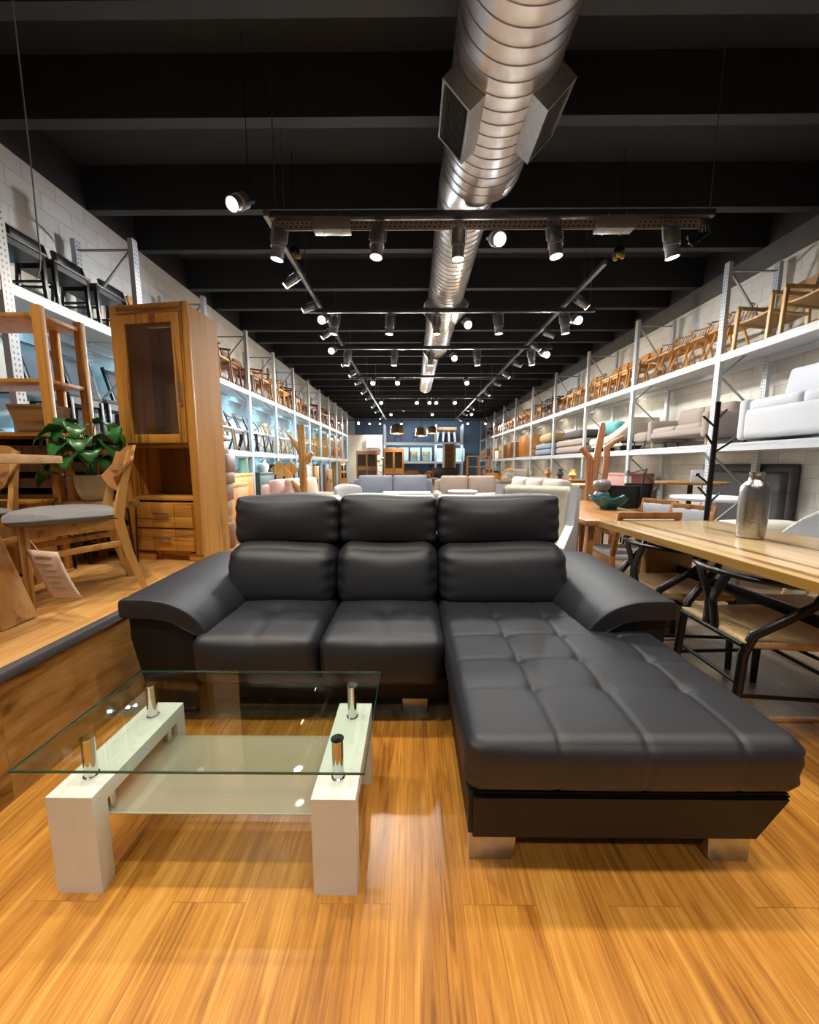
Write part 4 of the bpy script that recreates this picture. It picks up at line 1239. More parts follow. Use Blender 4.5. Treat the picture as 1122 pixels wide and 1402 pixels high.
def proto_hoop(mat, seatm):
    t = thing('dining_chair', '', 'chair')
    for s in (-1, 1):
        mb = MB(); mb.tube([(s * .16, -.14, .43), (s * .22, -.22, 0)], .014, 8); mb.build('leg', mat, t)
        mb = MB(); mb.tube([(s * .16, .14, .43), (s * .22, .24, 0)], .014, 8); mb.build('leg', mat, t)
    mb = MB(); mb.lathe([(0, .42), (.21, .42), (.22, .44), (.2, .46), (0, .46)], seg=24); mb.build('seat', seatm, t)
    mb = MB(); mb.tube([(-.19, .1, .44)] + [(.21 * math.cos(R(a)), .12 + .16 * max(0, math.sin(R(a))) , .6 + .24 * math.sin(R(a))) for a in range(200, -21, -20)] + [(.19, .1, .44)], .012, 8); mb.build('hoop_back', mat, t)
    return t

DARKBROWN = wood('dark_brown_wood', '5a3a24', '2f1c10', 'Z', .4)
GREYWOOD = wood('grey_bent_wood', '8a7d72', '5a5049', 'Z', .45)
PROTOS = {}
DEF = {
    'black': (proto_black, ()), 'spindle': (proto_spindle, (HONEY,)), 'tanslat': (proto_slat, (TAN,)), 'honeyslat': (proto_slat, (HONEY, LIGHTW)),
    'sling': (proto_sling, (LIGHTW, LSLING)), 'brownbent': (proto_bent, (BROWN, LSLING)), 'darkbent': (proto_bent, (DARKBROWN, DGREY)),
    'uprightbeige': (proto_upright, (BLACKW, BEIGE)), 'uprightgrey': (proto_upright, (BLACKW, DGREY)), 'slope': (proto_slope, (GREYWOOD, RED)),
    'blackslope': (proto_slope, (BLACKW, WHITEF)), 'redslope': (proto_slope, (RED, WHITEF)), 'hoop': (proto_hoop, (BLACKM, LIGHTW)), 'brownslat': (proto_slat, (BROWN,)),
    'palehoop': (proto_hoop, (LIGHTW, WHITEF)), 'tanbent': (proto_bent, (TAN, TAN)),
}
DESC = {
    'black': 'black-painted low-back chair', 'spindle': 'honey wood spindle-back chair', 'tanslat': 'tan slat-back chair', 'honeyslat': 'honey-coloured chair with pale seat',
    'sling': 'pale-legged chair with tan leather sling', 'brownbent': 'brown bent-arm chair', 'darkbent': 'dark armchair', 'uprightbeige': 'black-framed chair with beige padded back',
    'uprightgrey': 'black-framed chair with grey padded back', 'slope': 'grey curved-back chair', 'blackslope': 'black chair with white seat', 'redslope': 'reddish chair with white seat',
    'hoop': 'black wire hoop-back chair', 'brownslat': 'brown slat-back chair', 'palehoop': 'pale hoop-back chair', 'tanbent': 'tan bent-arm chair',
}
WIDTH = {'black': .44, 'spindle': .48, 'tanslat': .45, 'honeyslat': .45, 'brownslat': .45, 'sling': .58, 'brownbent': .56, 'darkbent': .56, 'tanbent': .56, 'uprightbeige': .48, 'uprightgrey': .48, 'slope': .46, 'blackslope': .46, 'redslope': .46, 'hoop': .47, 'palehoop': .47}
def place_kind(kind, loc, rz, label, group, scale=(1, 1, 1)):
    if kind not in PROTOS:
        f, a = DEF[kind]; t = f(*a); PROTOS[kind] = t
        t.location = loc; t.rotation_euler = (0, 0, rz); t['label'] = label; t['group'] = group; t.scale = scale
        return t
    return dup(PROTOS[kind], loc, rz, label, group, scale)
rr_ = random.Random(11)
def fill(level, side, items, group, z, xoff):
    """items: list of (kind, y, pitch); faces the aisle"""
    for i, (kind, y, pitch) in enumerate(items):
        rz = (R(90) if side < 0 else R(-90)) + rr_.uniform(-.04, .04)
        x = (LXF if side < 0 else RXF) + side * xoff
        lab = '%s, %s from the front, %s shelf of %s rack' % (DESC[kind], nth(i), level, 'left' if side < 0 else 'right')
        place_kind(kind, (x, y, z + (.007 if DEF[kind][0] in (proto_spindle, proto_slope, proto_hoop, proto_bent) else 0)), rz, lab, group, (min(1.0, (pitch - .03) / WIDTH[kind]), 1, 1))
def spread(a, b, n): return [a + (b - a) * (i + .5) / n for i in range(n)]
def rows(spec, Y):
    out = []
    for bay, kinds in spec:
        a, b = Y[bay] + .07, Y[bay + 1] - .07
        out += [(k_, y_, (b - a) / len(kinds)) for k_, y_ in zip(kinds, spread(a, b, len(kinds)))]
    return out
fill('top', -1, rows([(1, ['black'] * 3), (2, ['black', 'tanslat', 'tanslat']), (3, ['brownbent', 'brownbent', 'brownslat']), (4, ['slope', 'brownslat', 'brownbent']), (5, ['tanslat', 'tanbent', 'tanslat']), (6, ['darkbent', 'tanslat', 'brownslat']), (7, ['hoop', 'brownslat', 'brownslat']), (8, ['darkbent', 'brownslat', 'brownbent']), (9, ['brownslat', 'darkbent', 'brownbent']), (10, ['brownslat', 'tanslat', 'brownslat']), (11, ['brownslat', 'brownbent'])], LY), 'chairs on the top shelf of the left rack', LTOP, .33)
fill('middle', -1, rows([(1, ['uprightbeige', 'uprightgrey', 'uprightgrey']), (2, ['uprightgrey', 'uprightbeige', 'blackslope']), (3, ['slope', 'slope', 'redslope']), (4, ['blackslope', 'blackslope', 'hoop']), (5, ['palehoop', 'redslope', 'palehoop']), (6, ['redslope', 'palehoop', 'redslope']), (7, ['palehoop', 'tanbent', 'tanbent']), (8, ['tanbent', 'tanbent'])], LY), 'chairs on the middle shelf of the left rack', LMID, .33)
fill('top', 1, rows([(1, ['sling', 'sling', 'sling']), (2, ['spindle'] * 5), (3, ['tanslat', 'honeyslat', 'honeyslat', 'honeyslat', 'tanslat']), (4, ['spindle', 'honeyslat', 'honeyslat', 'spindle']), (5, ['brownslat', 'darkbent', 'darkbent', 'tanslat']), (6, ['tanbent', 'honeyslat', 'tanbent', 'honeyslat']), (7, ['honeyslat'] * 4), (8, ['honeyslat', 'tanslat', 'tanslat', 'honeyslat']), (9, ['tanslat', 'brownslat', 'tanslat']), (10, ['brownslat', 'darkbent', 'brownslat'])], RY), 'chairs on the top shelf of the right rack', RTOP, .36)

# ================================================================== SOFAS AND GOODS ON THE RACKS
def small_sofa(name, label, cat, loc, rz, w, d, seat_h, back_h, mat, ncush=2, arms=True, armh=None, legm=None, legh=.12, group=None, round_=.06, chaise=False):
    """faces -Y; w along X"""
    t = thing(name, label, cat, loc, rz, group)
    aw = .14 if arms else 0
    armh = armh or seat_h + .17
    mb = MB(); mb.rbox((0, 0, (legh + seat_h - .12) / 2 + 0), (w - .02, d - .02, seat_h - .12 - legh), r=.03, n=(8, 8, 4)); o = mb.build('base', mat, t, angle=80)
    o.location = (0, 0, legh / 2)
    iw = w - 2 * aw
    for i in range(ncush):
        x0 = -iw / 2 + iw * i / ncush; x1 = x0 + iw / ncush
        mb = MB(); mb.rbox(((x0 + x1) / 2, -.06, seat_h - .06), (x1 - x0 - .006, d - .16, .16), r=.045, n=(10, 10, 6), puff=(0, .01, .02)); mb.build('seat_cushion', mat, t, angle=80)
        mb = MB(); mb.rbox(((x0 + x1) / 2, d / 2 - .18, (seat_h + back_h) / 2 + .02), (x1 - x0 - .006, .2, back_h - seat_h), r=round_, n=(12, 6, 12), puff=(.004, .04, .0), rot=(R(-8), 0, 0)); mb.build('back_cushion', mat, t, angle=80)
    mb = MB(); mb.rbox((0, d / 2 - .06, (back_h - .06 + legh) / 2), (w - .03, .11, back_h - .06 - legh), r=.04, n=(8, 4, 8)); mb.build('back', mat, t, angle=80)
    if arms:
        for s in (-1, 1):
            mb = MB(); mb.rbox((s * (w / 2 - aw / 2), 0, (legh + armh) / 2), (aw, d, armh - legh), r=.05, n=(5, 10, 8), puff=(.01, 0, 0)); mb.build('arm', mat, t, angle=80)
    for x in (-w / 2 + .08, w / 2 - .08):
        for y in (-d / 2 + .08, d / 2 - .08):
            mb = MB(); mb.tube([(x, y, legh + .02), (x, y, 0)], [.022, .014], 8); mb.build('leg', legm or BLACKM, t)
    return t
RX = RXF + .42                                    # centre line of the right rack
small_sofa('sofa', 'white sofa with rounded arm on the middle shelf at the right edge', 'sofa', (RX + .0, 4.72, RMID), R(-90), 1.75, .78, .56, .98, WHITEF, 2, armh=.6, legh=.03)
small_sofa('sofa', 'grey-taupe sofa with square arm on the middle shelf, beside the white sofa', 'sofa', (RX, 6.93, RMID), R(-90), 1.55, .78, .36, .7, TAUPE, 2, armh=.54, legh=.12, legm=LIGHTW)
t = thing('chaise_lounge', 'taupe chaise with curved metal leg at the far end of the grey-taupe sofa shelf', 'chaise', (RX, 7.98, RMID), R(-90))
mb = MB(); mb.rbox((0, 0, .24), (.46, .74, .2), r=.06, n=(10, 12, 6), puff=(0, 0, .03)); mb.build('seat', TAUPE, t, angle=80)
mb = MB(); mb.rbox((.18, .05, .42), (.12, .62, .26), r=.055, n=(6, 10, 8)); mb.build('arm', TAUPE, t, angle=80)
for x in (-.18, .18): 
    mb = MB(); mb.tube([(x, -.34, .16), (x, -.36, .02), (x, -.3, .01), (x, .3, .01), (x, .34, .03), (x, .32, .16)], .012, 8); mb.build('leg', BLACKM, t)
t = thing('chaise_lounge', 'cream chaise longue with upswept back on the middle shelf, under the turquoise cushion', 'chaise', (RX, 9.35, RMID), R(180))
def sweep_fn(q, p):
    u = (q.y + 1) / 2
    p.z += .34 * max(0, u - .35) ** 1.6 * 2.2
    return p
mb = MB(); mb.rbox((0, 0, .26), (.68, 1.9, .2), r=.07, n=(8, 30, 6), fn=sweep_fn); mb.build('seat', CREAM, t, angle=80)
for y in (-.8, .5):
    mb = MB(); mb.bx(-.28, .28, y - .02, y + .02, 0, .2 if y < 0 else .22, bev=.004); mb.build('leg', BLACKM, t)
mb = MB(); mb.bx(-.3, .3, -.85, .6, .12, .17); mb.build('frame', CREAM, t)
tq = MB(); tq.rbox((0, 0, 0), (.28, .62, .24), r=.09, n=(8, 12, 8), puff=(.0, .01, .02))
tag(tq.build('cushion', TURQ, None, loc=(RX - .1, 9.5, RMID + .60), rot=(0, R(-6), R(4)), angle=80), 'turquoise block cushion lying on the cream chaise longue', 'cushion')
def sofa_base(label, y0, y1, mat, z=RMID, n=2, h=.17):
    t = thing('sofa_section', label, 'sofa', (RX, (y0 + y1) / 2, z), R(-90))
    w = y1 - y0
    for k in range(n):
        mb = MB(); mb.rbox((0, 0, .03 + h * (k + .5)), (w, .76 - .0 * k, h - .008), r=.04, n=(14, 8, 4), puff=(0, .01, .008)); mb.build('seat_cushion' if k else 'base', mat, t, angle=80)
    mb = MB(); mb.bx(-w / 2 + .04, w / 2 - .04, -.3, .3, 0, .035); mb.build('foot', BLACKM, t)
    return t
sofa_base('beige sofa section of two stacked layers on the right rack, fourth bay', 10.6, 12.5, TAUPE, n=2, h=.2)
mb = MB(); mb.rbox((0, 0, 0), (.7, 1.3, .2), r=.08, n=(8, 14, 6), puff=(0, 0, .03)); tag(mb.build('cushion', DGREY, loc=(RX, 11.4, RMID + .57), angle=80), 'dark grey cushion lying on the beige sofa section on the right rack', 'cushion')
sofa_base('blue-grey sofa section of two stacked layers on the right rack', 13.0, 14.6, BLUEGREY, n=2, h=.2)
mb = MB(); mb.rbox((0, 0, 0), (.66, 1.2, .3), r=.14, n=(8, 14, 8), puff=(0, 0, .03)); tag(mb.build('cushion', plain('ochre_fabric', 'a08a5c', rough=.9, noise=.15), loc=(RX, 13.8, RMID + .63), angle=80), 'ochre rolled cushion lying on the blue-grey sofa section', 'cushion')
# bundled folding chairs standing on the middle right shelf
def panel_bundle(label, y, n, mat, x, z, h, group):
    for i in range(n):
        t = thing('folded_chair', label % nth(i), 'folding chair', (x, y + i * .17, z), 0, group)
        for s in (-1, 1):
            mb = MB(); mb.bar((s * .2, 0, 0), (s * .2, .09, h), .04, .03, bev=.003); mb.build('leg', mat, t)
        mb = MB(); mb.bar((0, .05, h * .35), (0, .1, h * .98), .36, .02, bev=.004, up=(0, 1, 0)); mb.build('seat', mat, t)
        mb = MB(); mb.bar((0, .0, .1), (0, .04, h * .32), .36, .02, bev=.004, up=(0, 1, 0)); mb.build('backrest', mat, t)
panel_bundle('honey folded chair on middle right shelf beyond the blue-grey section, %s of its row', 15.3, 11, HONEY, RX - .1, RMID, .92, 'folded chairs on the right rack')
panel_bundle('reddish folded chair on middle shelf of right rack, %s of its row', 17.7, 9, RED, RX - .1, RMID, .75, 'reddish folded chairs on the right rack')
def carton(name, label, loc, s, mat, rz=0, cat='box', group=None):
    t = thing(name, label, cat, loc, rz, group)
    mb = MB(); mb.bx(-s[0] / 2, s[0] / 2, -s[1] / 2, s[1] / 2, 0, s[2] * .93, bev=.006); mb.build('body', mat, t)
    mb = MB(); mb.bx(-s[0] / 2 - .006, s[0] / 2 + .006, -s[1] / 2 - .006, s[1] / 2 + .006, s[2] * .93, s[2], bev=.004); mb.build('lid', mat, t)
    mb = MB(); mb.bx(-s[0] / 2 - .012, -s[0] / 2, -.08, .08, s[2] * .45, s[2] * .6, bev=.003); mb.bx(s[0] / 2, s[0] / 2 + .012, -.08, .08, s[2] * .45, s[2] * .6, bev=.003); mb.build('handle', BLACKM, t)
    return t
CARD = plain('cardboard', 'a9794b', rough=.8, noise=.08)
for i, (y, z, m, c, h) in enumerate(((20.3, RMID, RED, 'reddish', .7), (21.2, RMID, CREAM, 'cream', .45), (22.6, RMID, CARD, 'brown', .6), (23.5, RMID, DGREY, 'dark', .55), (24.9, RMID, RED, 'reddish-brown', .7), (25.7, RMID, CARD, 'cardboard', .6))):
    carton('storage_box', '%s box on the middle shelf of the right rack, %s from the far end' % (c, nth(5 - i)), (RX - .1, y, z), (.6, .75, h), m, group='boxes at the far end of the right rack')
for i, (y, m, c, h) in enumerate(((22.5, RED, 'reddish', .7), (23.4, DGREY, 'dark grey', .8), (24.8, CARD, 'cardboard', .9), (25.6, DGREY, 'charcoal', .7))):
    carton('storage_box', '%s box on the floor under the far right rack, %s in row' % (c, nth(i)), (RX - .1, y, 0), (.6, .75, h), m, group='boxes under the far right bays')

# left middle shelf, far bays: small cabinets with dark windows
def glazed_cabinet(name, label, loc, rz, w, d, h, mat, cols=2, rowz=None, cat='cabinet', group=None):
    t = thing(name, label, cat, loc, rz, group)
    mb = MB(); mb.bx(-w / 2, w / 2, -d / 2 + .02, d / 2, 0, h, bev=.005); mb.build('body', mat, t)
    rowz = rowz or [(.1, h - .06)]
    for c in range(cols):
        x0 = -w / 2 + .03 + (w - .06) * c / cols; x1 = x0 + (w - .06) / cols
        mb = MB(); mb.bx(x0 + .004, x1 - .004, -d / 2, -d / 2 + .02, rowz[0][0] - .04, rowz[-1][1] + .04, bev=.003); dr = mb.build('door', mat, t)
        for a, b in rowz:
            mb = MB(); mb.bx(x0 + .05, x1 - .05, -d / 2 - .004, -d / 2 + .002, a, b); mb.build('pane', plain('dark_pane', '2a2018', rough=.12, spec=.7), dr)
        mb = MB(); mb.tube([(x1 - .025 if c == 0 else x0 + .025, -d / 2 - .02, h * .5), (x1 - .025 if c == 0 else x0 + .025, -d / 2 - .02, h * .5 + .12)], .006, 8); mb.build('handle', STEEL, dr)
    return t
LX = LXF - .38
for i, (y, h, m) in enumerate(((16.4, 1.0, HONEY), (17.1, .9, RED), (17.95, 1.05, HONEY), (18.6, .95, HONEY), (19.4, 1.1, TAN))):
    glazed_cabinet('cabinet', 'small %s cabinet on middle shelf of left rack, %s from the near end' % ('reddish' if m is RED else 'honey wood', nth(i)), (LX, y, LMID), R(90), .55, .5, h, m, 2, [(.12, h * .45), (h * .55, h - .1)], group='cabinets at the far end of the left rack')
gl = glazed_cabinet('cabinet', 'honey wood cabinet with dark square panes at floor level, far end of left rack', (LX + .3, 18.2, 0), R(80), .8, .5, 1.33, HONEY, 2, [(.55, .8), (.9, 1.2)])
# left lower level
carton('wooden_chest', 'pale wooden chest with dark corner under the left rack, behind the sofa headrest', (-3.0, 5.65, 0), (.65, .7, .92), TAN, R(90), 'chest')
carton('wooden_chest', 'long dark-edged tray chest on the floor beside the left rack post', (-3.66, 6.25, 0), (.5, .6, 1.08), OAK_INNER, R(90), 'chest')
carton('wooden_chest', 'honey wood sideboard chest under the third bay of the left rack', (-3.75, 7.45, 0), (.55, 1.35, 1.02), HONEY, 0, 'chest')
def birdhouse(label, loc, rz, s=1.0):
    t = thing('birdhouse', label, 'birdhouse', loc, rz)
    mb = MB()
    M = Matrix(((1, 0, 0, 0), (0, 0, 1, -.13), (0, 1, 0, 0), (0, 0, 0, 1)))
    mb.prism([(-.16, 0), (.16, 0), (.16, .3), (0, .45), (-.16, .3)], .26, M, bev=.003); mb.build('body', TAN, t)
    mb = MB()
    for s_ in (-1, 1): mb.bar((0, 0, .47), (s_ * .22, 0, .27), .32, .02, up=(0, 1, 0))
    mb.build('roof', OAK_PALE, t)
    mb = MB(); mb.lathe([(0, 0), (.03, 0), (.03, .006), (0, .006)], seg=16, M=Matrix.Translation((0, -.131, .2)) @ Euler((R(90), 0, 0)).to_matrix().to_4x4()); mb.build('hole', BLACKM, t)
    return t
st = carton('wooden_chest', 'honey wood crate carrying a birdhouse, right of the left rack sideboard', (-2.98, 8.75, 0), (.55, .6, .7), HONEY, 0, 'crate')
birdhouse('pale wooden birdhouse on the honey crate below the left rack', (-2.98, 8.72, .7), R(10))
def lathe_thing(name, label, cat, loc, prof, mat, part='body'):
    t = thing(name, label, cat, loc); MB().lathe(prof, seg=28).build(part, mat, t, angle=60); return t
lathe_thing('vase', 'green cylinder vase on the sideboard chest under the left rack', 'vase', (-3.62, 8.02, 1.02), [(0, 0), (.09, 0), (.095, .02), (.09, .32), (.08, .32), (.08, .05), (0, .04)], plain('sage_green', '7fa08c', rough=.4))
gd = carton('cabinet', 'low dark green cabinet carrying white dome vase, below the left rack', (-3.75, 9.0, 0), (.5, .9, 1.02), plain('dark_green_paint', '35463f', rough=.4), 0, 'cabinet')
lathe_thing('vase', 'small white dome-lidded jar on the low dark green cabinet below left rack', 'jar', (-3.6, 9.0, 1.02), [(0, 0), (.1, 0), (.14, .1), (.13, .18), (.06, .22), (.07, .28), (.03, .31), (0, .31)], CERAM)
for i, (y, c, m, h) in enumerate(((10.4, 'dark red', plain('dark_red_paint', '6e2b24', rough=.5), 1.2), (11.85, 'charcoal', DGREY, 1.1), (12.5, 'beige', BEIGE, 1.25), (13.4, 'tan', TAN, 1.15), (15.02, 'brown', BROWN, 1.2), (15.65, 'tan-brown', CARD, 1.0))):
    carton('storage_box', 'upright %s padded box under the far bays of the left rack' % c, (-3.7, y, 0), (.55, .6, h), m, 0, 'box', 'upright boxes under the left rack')

# right lower level: headboard, round tables, mesh chairs
hb = thing('headboard', 'large dark charcoal bed headboard leaning under the right rack, behind the silver vase', 'headboard', (5.545, 6.28, 0), R(-90))
mb = MB(); mb.rbox((0, 0, .61), (1.75, .06, 1.2), r=.02, n=(12, 3, 10)); mb.build('panel', plain('charcoal_leather', '232326', rough=.5, noise=.1), hb, angle=80)
mb = MB(); mb.rbox((0, -.026, .64), (1.5, .03, .9), r=.012, n=(8, 2, 8)); mb.build('inset_panel', plain('dark_grey_leather', '333336', rough=.5, noise=.1), hb, angle=80)
def round_table(label, loc, r, h, topm, legm, name='round_table'):
    t = thing(name, label, 'table', loc)
    MB().lathe([(0, h - .035), (r - .01, h - .035), (r, h - .025), (r, h - .005), (r - .005, h), (0, h)], seg=48).build('tabletop', topm, t)
    MB().tube([(0, 0, .02), (0, 0, h - .03)], .035, 12).build('pedestal', legm, t)
    MB().lathe([(0, 0), (r * .55, 0), (r * .5, .02), (.05, .035), (0, .035)], seg=32).build('base', legm, t)
    return t
round_table('round brown-topped table carrying a small white sign, behind the black coat stand', (4.15, 5.6, 0), .45, .95, OAK_INNER, BLACKM)
round_table('round white table in front of the brown round table, right of the black mesh chairs', (3.75, 4.65, 0), .45, .80, PLASTIC, STEEL)
sg = thing('sign_card', 'small white sign card with a dark printed square on the brown round table', 'sign', (4.05, 5.35, .953), R(-25))
mb = MB(); mb.bx(-.075, .075, -.02, .0, 0, .17, bev=.002); mb.build('card', PLASTIC, sg)
mb = MB(); mb.bx(-.025, .025, -.023, -.019, .08, .125); mb.build('printed_square', plain('print_dark', '3c2a2e', rough=.6), sg)
lamp = thing('desk_lamp', 'black jointed desk lamp standing among the items under the right rack', 'lamp', (4.5, 7.3, 0))
MB().tube([(0, 0, 0.02), (0, 0, 1.0), (.02, -.05, 1.12)], .012, 8).build('pole', BLACKM, lamp)
MB().tube([(.02, -.05, 1.12), (-.25, .1, 1.02)], .012, 8).build('arm', BLACKM, lamp)
MB().lathe([(.03, .06), (.08, -.04), (.075, -.04), (.025, .055)], (-.26, .1, 1.02), 20).build('lamp_shade', BLACKM, lamp)
MB().lathe([(0, 0), (.14, 0), (.14, .02), (0, .03)], seg=24).build('base', BLACKM, lamp)
MESH = plain('black_mesh', '161311', rough=.6)
def mesh_chair(label, loc, rz):
    t = thing('mesh_chair', label, 'chair', loc, rz, 'black mesh chairs')
    for s in (-1, 1):
        MB().tube([(s * .22, -.22, 0), (s * .22, -.2, .44)], .014, 8).build('leg', BLACKM, t)
        MB().tube([(s * .22, .25, 0), (s * .21, .2, .44), (s * .21, .27, .92)], .014, 8).build('leg', BLACKM, t)
    MB().rbox((0, 0, .45), (.46, .44, .04), r=.018, n=(6, 6, 2)).build('seat', MESH, t)
    MB().rbox((0, .25, .74), (.43, .03, .36), r=.012, n=(8, 2, 6), rot=(R(-8), 0, 0), fn=lambda q, p: Vector((p.x, p.y - .04 * q.x ** 2, p.z))).build('backrest', MESH, t)
    return t
mesh_chair('black mesh-back chair beyond the reddish table, left of its pair', (2.92, 5.35, 0), R(170))
mesh_chair('black mesh-back chair beyond the reddish table, right of its pair', (3.42, 5.95, 0), R(185))
pk = carton('storage_box', 'dusty pink cabinet under the third bay of the right rack', (RX, 8.9, 0), (.5, 1.1, 1.0), plain('dusty_pink', '9c6a63', rough=.6), 0, 'cabinet')
carton('storage_box', 'pale wooden box on the floor right of the branch-shaped stand', (2.95, 6.6, 0), (.5, .6, .86), LIGHTW, R(15), 'box')
hs = carton('storage_box', 'pale cream tall box standing behind the reddish oak table', (2.0, 5.08, 0), (.3, .3, .86), LIGHTW, R(30), 'box')
bn = thing('bench_table', 'long rough wooden console table below the fourth bay of the right rack', 'table', (4.1, 10.6, 0), R(90))
MB().bx(-1.4, 1.4, -.3, .3, .74, .82, bev=.01).build('tabletop', BROWN, bn)
for x in (-1.2, 1.2):
    MB().bx(x - .05, x + .05, -.25, .25, 0, .74, bev=.01).build('leg', BROWN, bn)
for i, (y, nm) in enumerate(((9.5, 'nearest'), (10.3, 'middle'), (11.2, 'farthest'))):
    lathe_thing('vase', 'small wooden turned ornament on the rough console table, %s of three' % nm, 'ornament', (4.05, y, .82), [(0, 0), (.07, 0), (.05, .05), (.1, .12), (.05, .2), (.06, .26), (0, .28)], TAN if i != 1 else DGREY)
mr = thing('round_mirror', 'round wood-framed mirror leaning under the far right rack', 'mirror', (4.35, 16.8, 0), R(-55))
Mx = Matrix.Translation((0, 0, .55)) @ Euler((R(80), 0, 0)).to_matrix().to_4x4()
MB().lathe([(.42, -.02), (.52, -.02), (.52, .03), (.42, .03), (.42, -.02)], seg=40, M=Mx).build('frame', HONEY, mr)
MB().lathe([(0, 0), (.42, 0), (.42, .01), (0, .01)], seg=40, M=Mx).build('glass', CHROME, mr)
small_sofa('armchair', 'grey recliner armchair with raised back under the right rack, past the round mirror', 'armchair', (4.0, 14.4, 0), R(-50), .9, .9, .42, 1.0, TAUPE, 1, legh=.06)

# ================================================================== SOFAS BEYOND THE BLACK ONE
small_sofa('sofa', 'blue-grey two-cushion sofa beyond the black sofa, left of centre', 'sofa', (-.42, 7.75, 0), R(0), 1.75, .9, .46, .95, BLUEGREY, 2, armh=.58, legm=BROWN, round_=.05)
fr = thing('coffee_table', 'reddish wooden low table with raised edge in front of the blue-grey sofa', 'table', (-.1, 6.55, 0))
MB().bx(-.4, .4, -.25, .25, .62, .70, bev=.008).build('tabletop', RED_X, fr)
MB().bx(-.42, .42, -.27, .27, .70, .715, bev=.004).build('rim', CREAM, fr)
for x in (-.34, .34):
    for y in (-.2, .2): MB().bx(x - .025, x + .025, y - .025, y + .025, 0, .62).build('leg', RED, fr)
small_sofa('sofa', 'beige two-cushion sofa beyond the black sofa, right of centre', 'sofa', (1.24, 8.1, 0), R(0), 1.5, .9, .46, .93, TAUPE, 2, armh=.62, legm=BROWN)
rt = round_table('round white side table with slim brass pole in front of the beige sofa', (.93, 6.9, 0), .27, .72, PLASTIC, plain('brass', 'a88d50', rough=.3, metal=1))
small_sofa('sofa', 'light grey three-cushion sofa seen from the side, right of the beige sofa', 'sofa', (1.85, 6.35, 0), R(-78), 1.9, .95, .47, .95, LGREYF, 3, armh=.66, legm=BROWN)
small_sofa('sofa', 'pink cushioned sofa seen from the side, left behind the black sofa', 'sofa', (-1.98, 7.1, 0), R(78), 1.8, .9, .46, .92, PINK, 2, armh=.62, legm=BROWN)
for i, (lx, ly, m, d_) in enumerate(((-.52, .0, PINK, 'pink square cushion propped at the near end of the pink sofa'), (-.05, .0, BEIGE, 'beige striped cushion propped on the pink sofa'))):
    mb = MB(); mb.rbox((0, 0, .0), (.46, .14, .44), r=.06, n=(12, 5, 12), puff=(0, .04, 0))
    tag(mb.build('cushion', m, loc=(-1.98 + lx * math.cos(R(78)) - ly * math.sin(R(78)), 7.1 + lx * math.sin(R(78)) + ly * math.cos(R(78)), .74), rot=(R(-6), 0, R(78)), angle=80), d_, 'cushion')
ac = thing('armchair', 'white round-backed armchair with dark curved arm, left of the blue-grey sofa', 'armchair', (-1.0, 6.2, 0), R(40))
MB().rbox((0, 0, .42), (.5, .5, .14), r=.05, n=(8, 8, 4), puff=(0, 0, .02)).build('seat', WHITEF, ac, angle=80)
MB().rbox((0, .24, .66), (.52, .14, .42), r=.06, n=(10, 5, 8), fn=lambda q, p: Vector((p.x, p.y - .1 * q.x ** 2, p.z - .04 * q.x ** 2))).build('backrest', WHITEF, ac, angle=80)
for s in (-1, 1):
    MB().tube([(s * .3, -.22, 0), (s * .3, -.22, .55), (s * .3, -.1, .66), (s * .3, .2, .6), (s * .27, .26, .0)], .015, 8).build('arm_frame', BLACKM, ac)

# ------------------------------------------------------------------ back of the hall
glazed_cabinet('cabinet', 'narrow honey wood glazed cabinet before the white partition at the back', (-2.55, 21.0, 0), R(4), 1.15, .45, 1.95, RED, 2, [(.5, .9), (1.1, 1.75)])
glazed_cabinet('cabinet', 'wide honey wood glazed display cabinet at the back, right of the narrow one', (-.98, 20.0, 0), R(0), 1.05, .45, 2.05, HONEY, 2, [(.2, .7), (1.0, 1.85)])
MB_ = MB(); MB_.bx(-5.2 + 1.0, -1.95, 24.5, 24.62, 0, 3.1)
pw = struct('wall_partition', MB_, plain('partition_white', 'ece8de', rough=.7), smooth=False)
ap = thing('air_conditioner', 'white wall-mounted air unit at the corner of the partition, far back', 'air conditioner', (-2.5, 24.3, 2.15))
MB().rbox((0, 0, .35), (.95, .35, .7), r=.05, n=(6, 4, 4)).build('body', PLASTIC, ap); MB().bx(-.4, .4, -.19, -.17, .06, .12).build('vent', DGREY, ap)
# far rack
x0_, x1_ = at(527, 640, y=27.2).x, at(633, 640, y=27.2).x
xm_ = (x0_ + x1_) / 2 + .9
zt_, zl_, ztop_ = at(580, 605.5, y=27.2).z, at(580, 631.5, y=27.2).z, at(580, 581, y=27.2).z
fk = thing('shelving_rack', 'white shelving rack against the blue back wall', 'shelving rack', (x0_, 27.2, 0))
for x in (0, xm_ - x0_, x1_ - x0_):
    for y in (0, 1.0): MB().bx(x - .06, x + .06, y - .05, y + .05, 0, ztop_).build('upright', RACKW, fk, smooth=False)
for a, b in ((0, xm_ - x0_), (xm_ - x0_, x1_ - x0_)):
    for z in (zt_, zl_):
        for y in (0, 1.0): MB().bx(a + .06, b - .06, y - .04, y + .04, z - .16, z - .02).build('beam', RACKW, fk, smooth=False)
        MB().bx(a, b, .04, .96, z - .02, z).build('deck', DECKM, fk, smooth=False)
for i in range(4):
    cx = x0_ + .5 + i * .86
    t = thing('framed_panel', 'pale glass-fronted panel on the far rack, %s from the left' % nth(i), 'panel', (cx, 27.8, zl_), 0, 'panels on the far rack')
    MB().bx(-.40, .40, 0, .06, .003, 1.05).build('frame', DGREY, t); MB().bx(-.36, .36, -.008, .002, .04, 1.01).build('pane', plain('pale_pane', '9fb6b8', rough=.25), t)
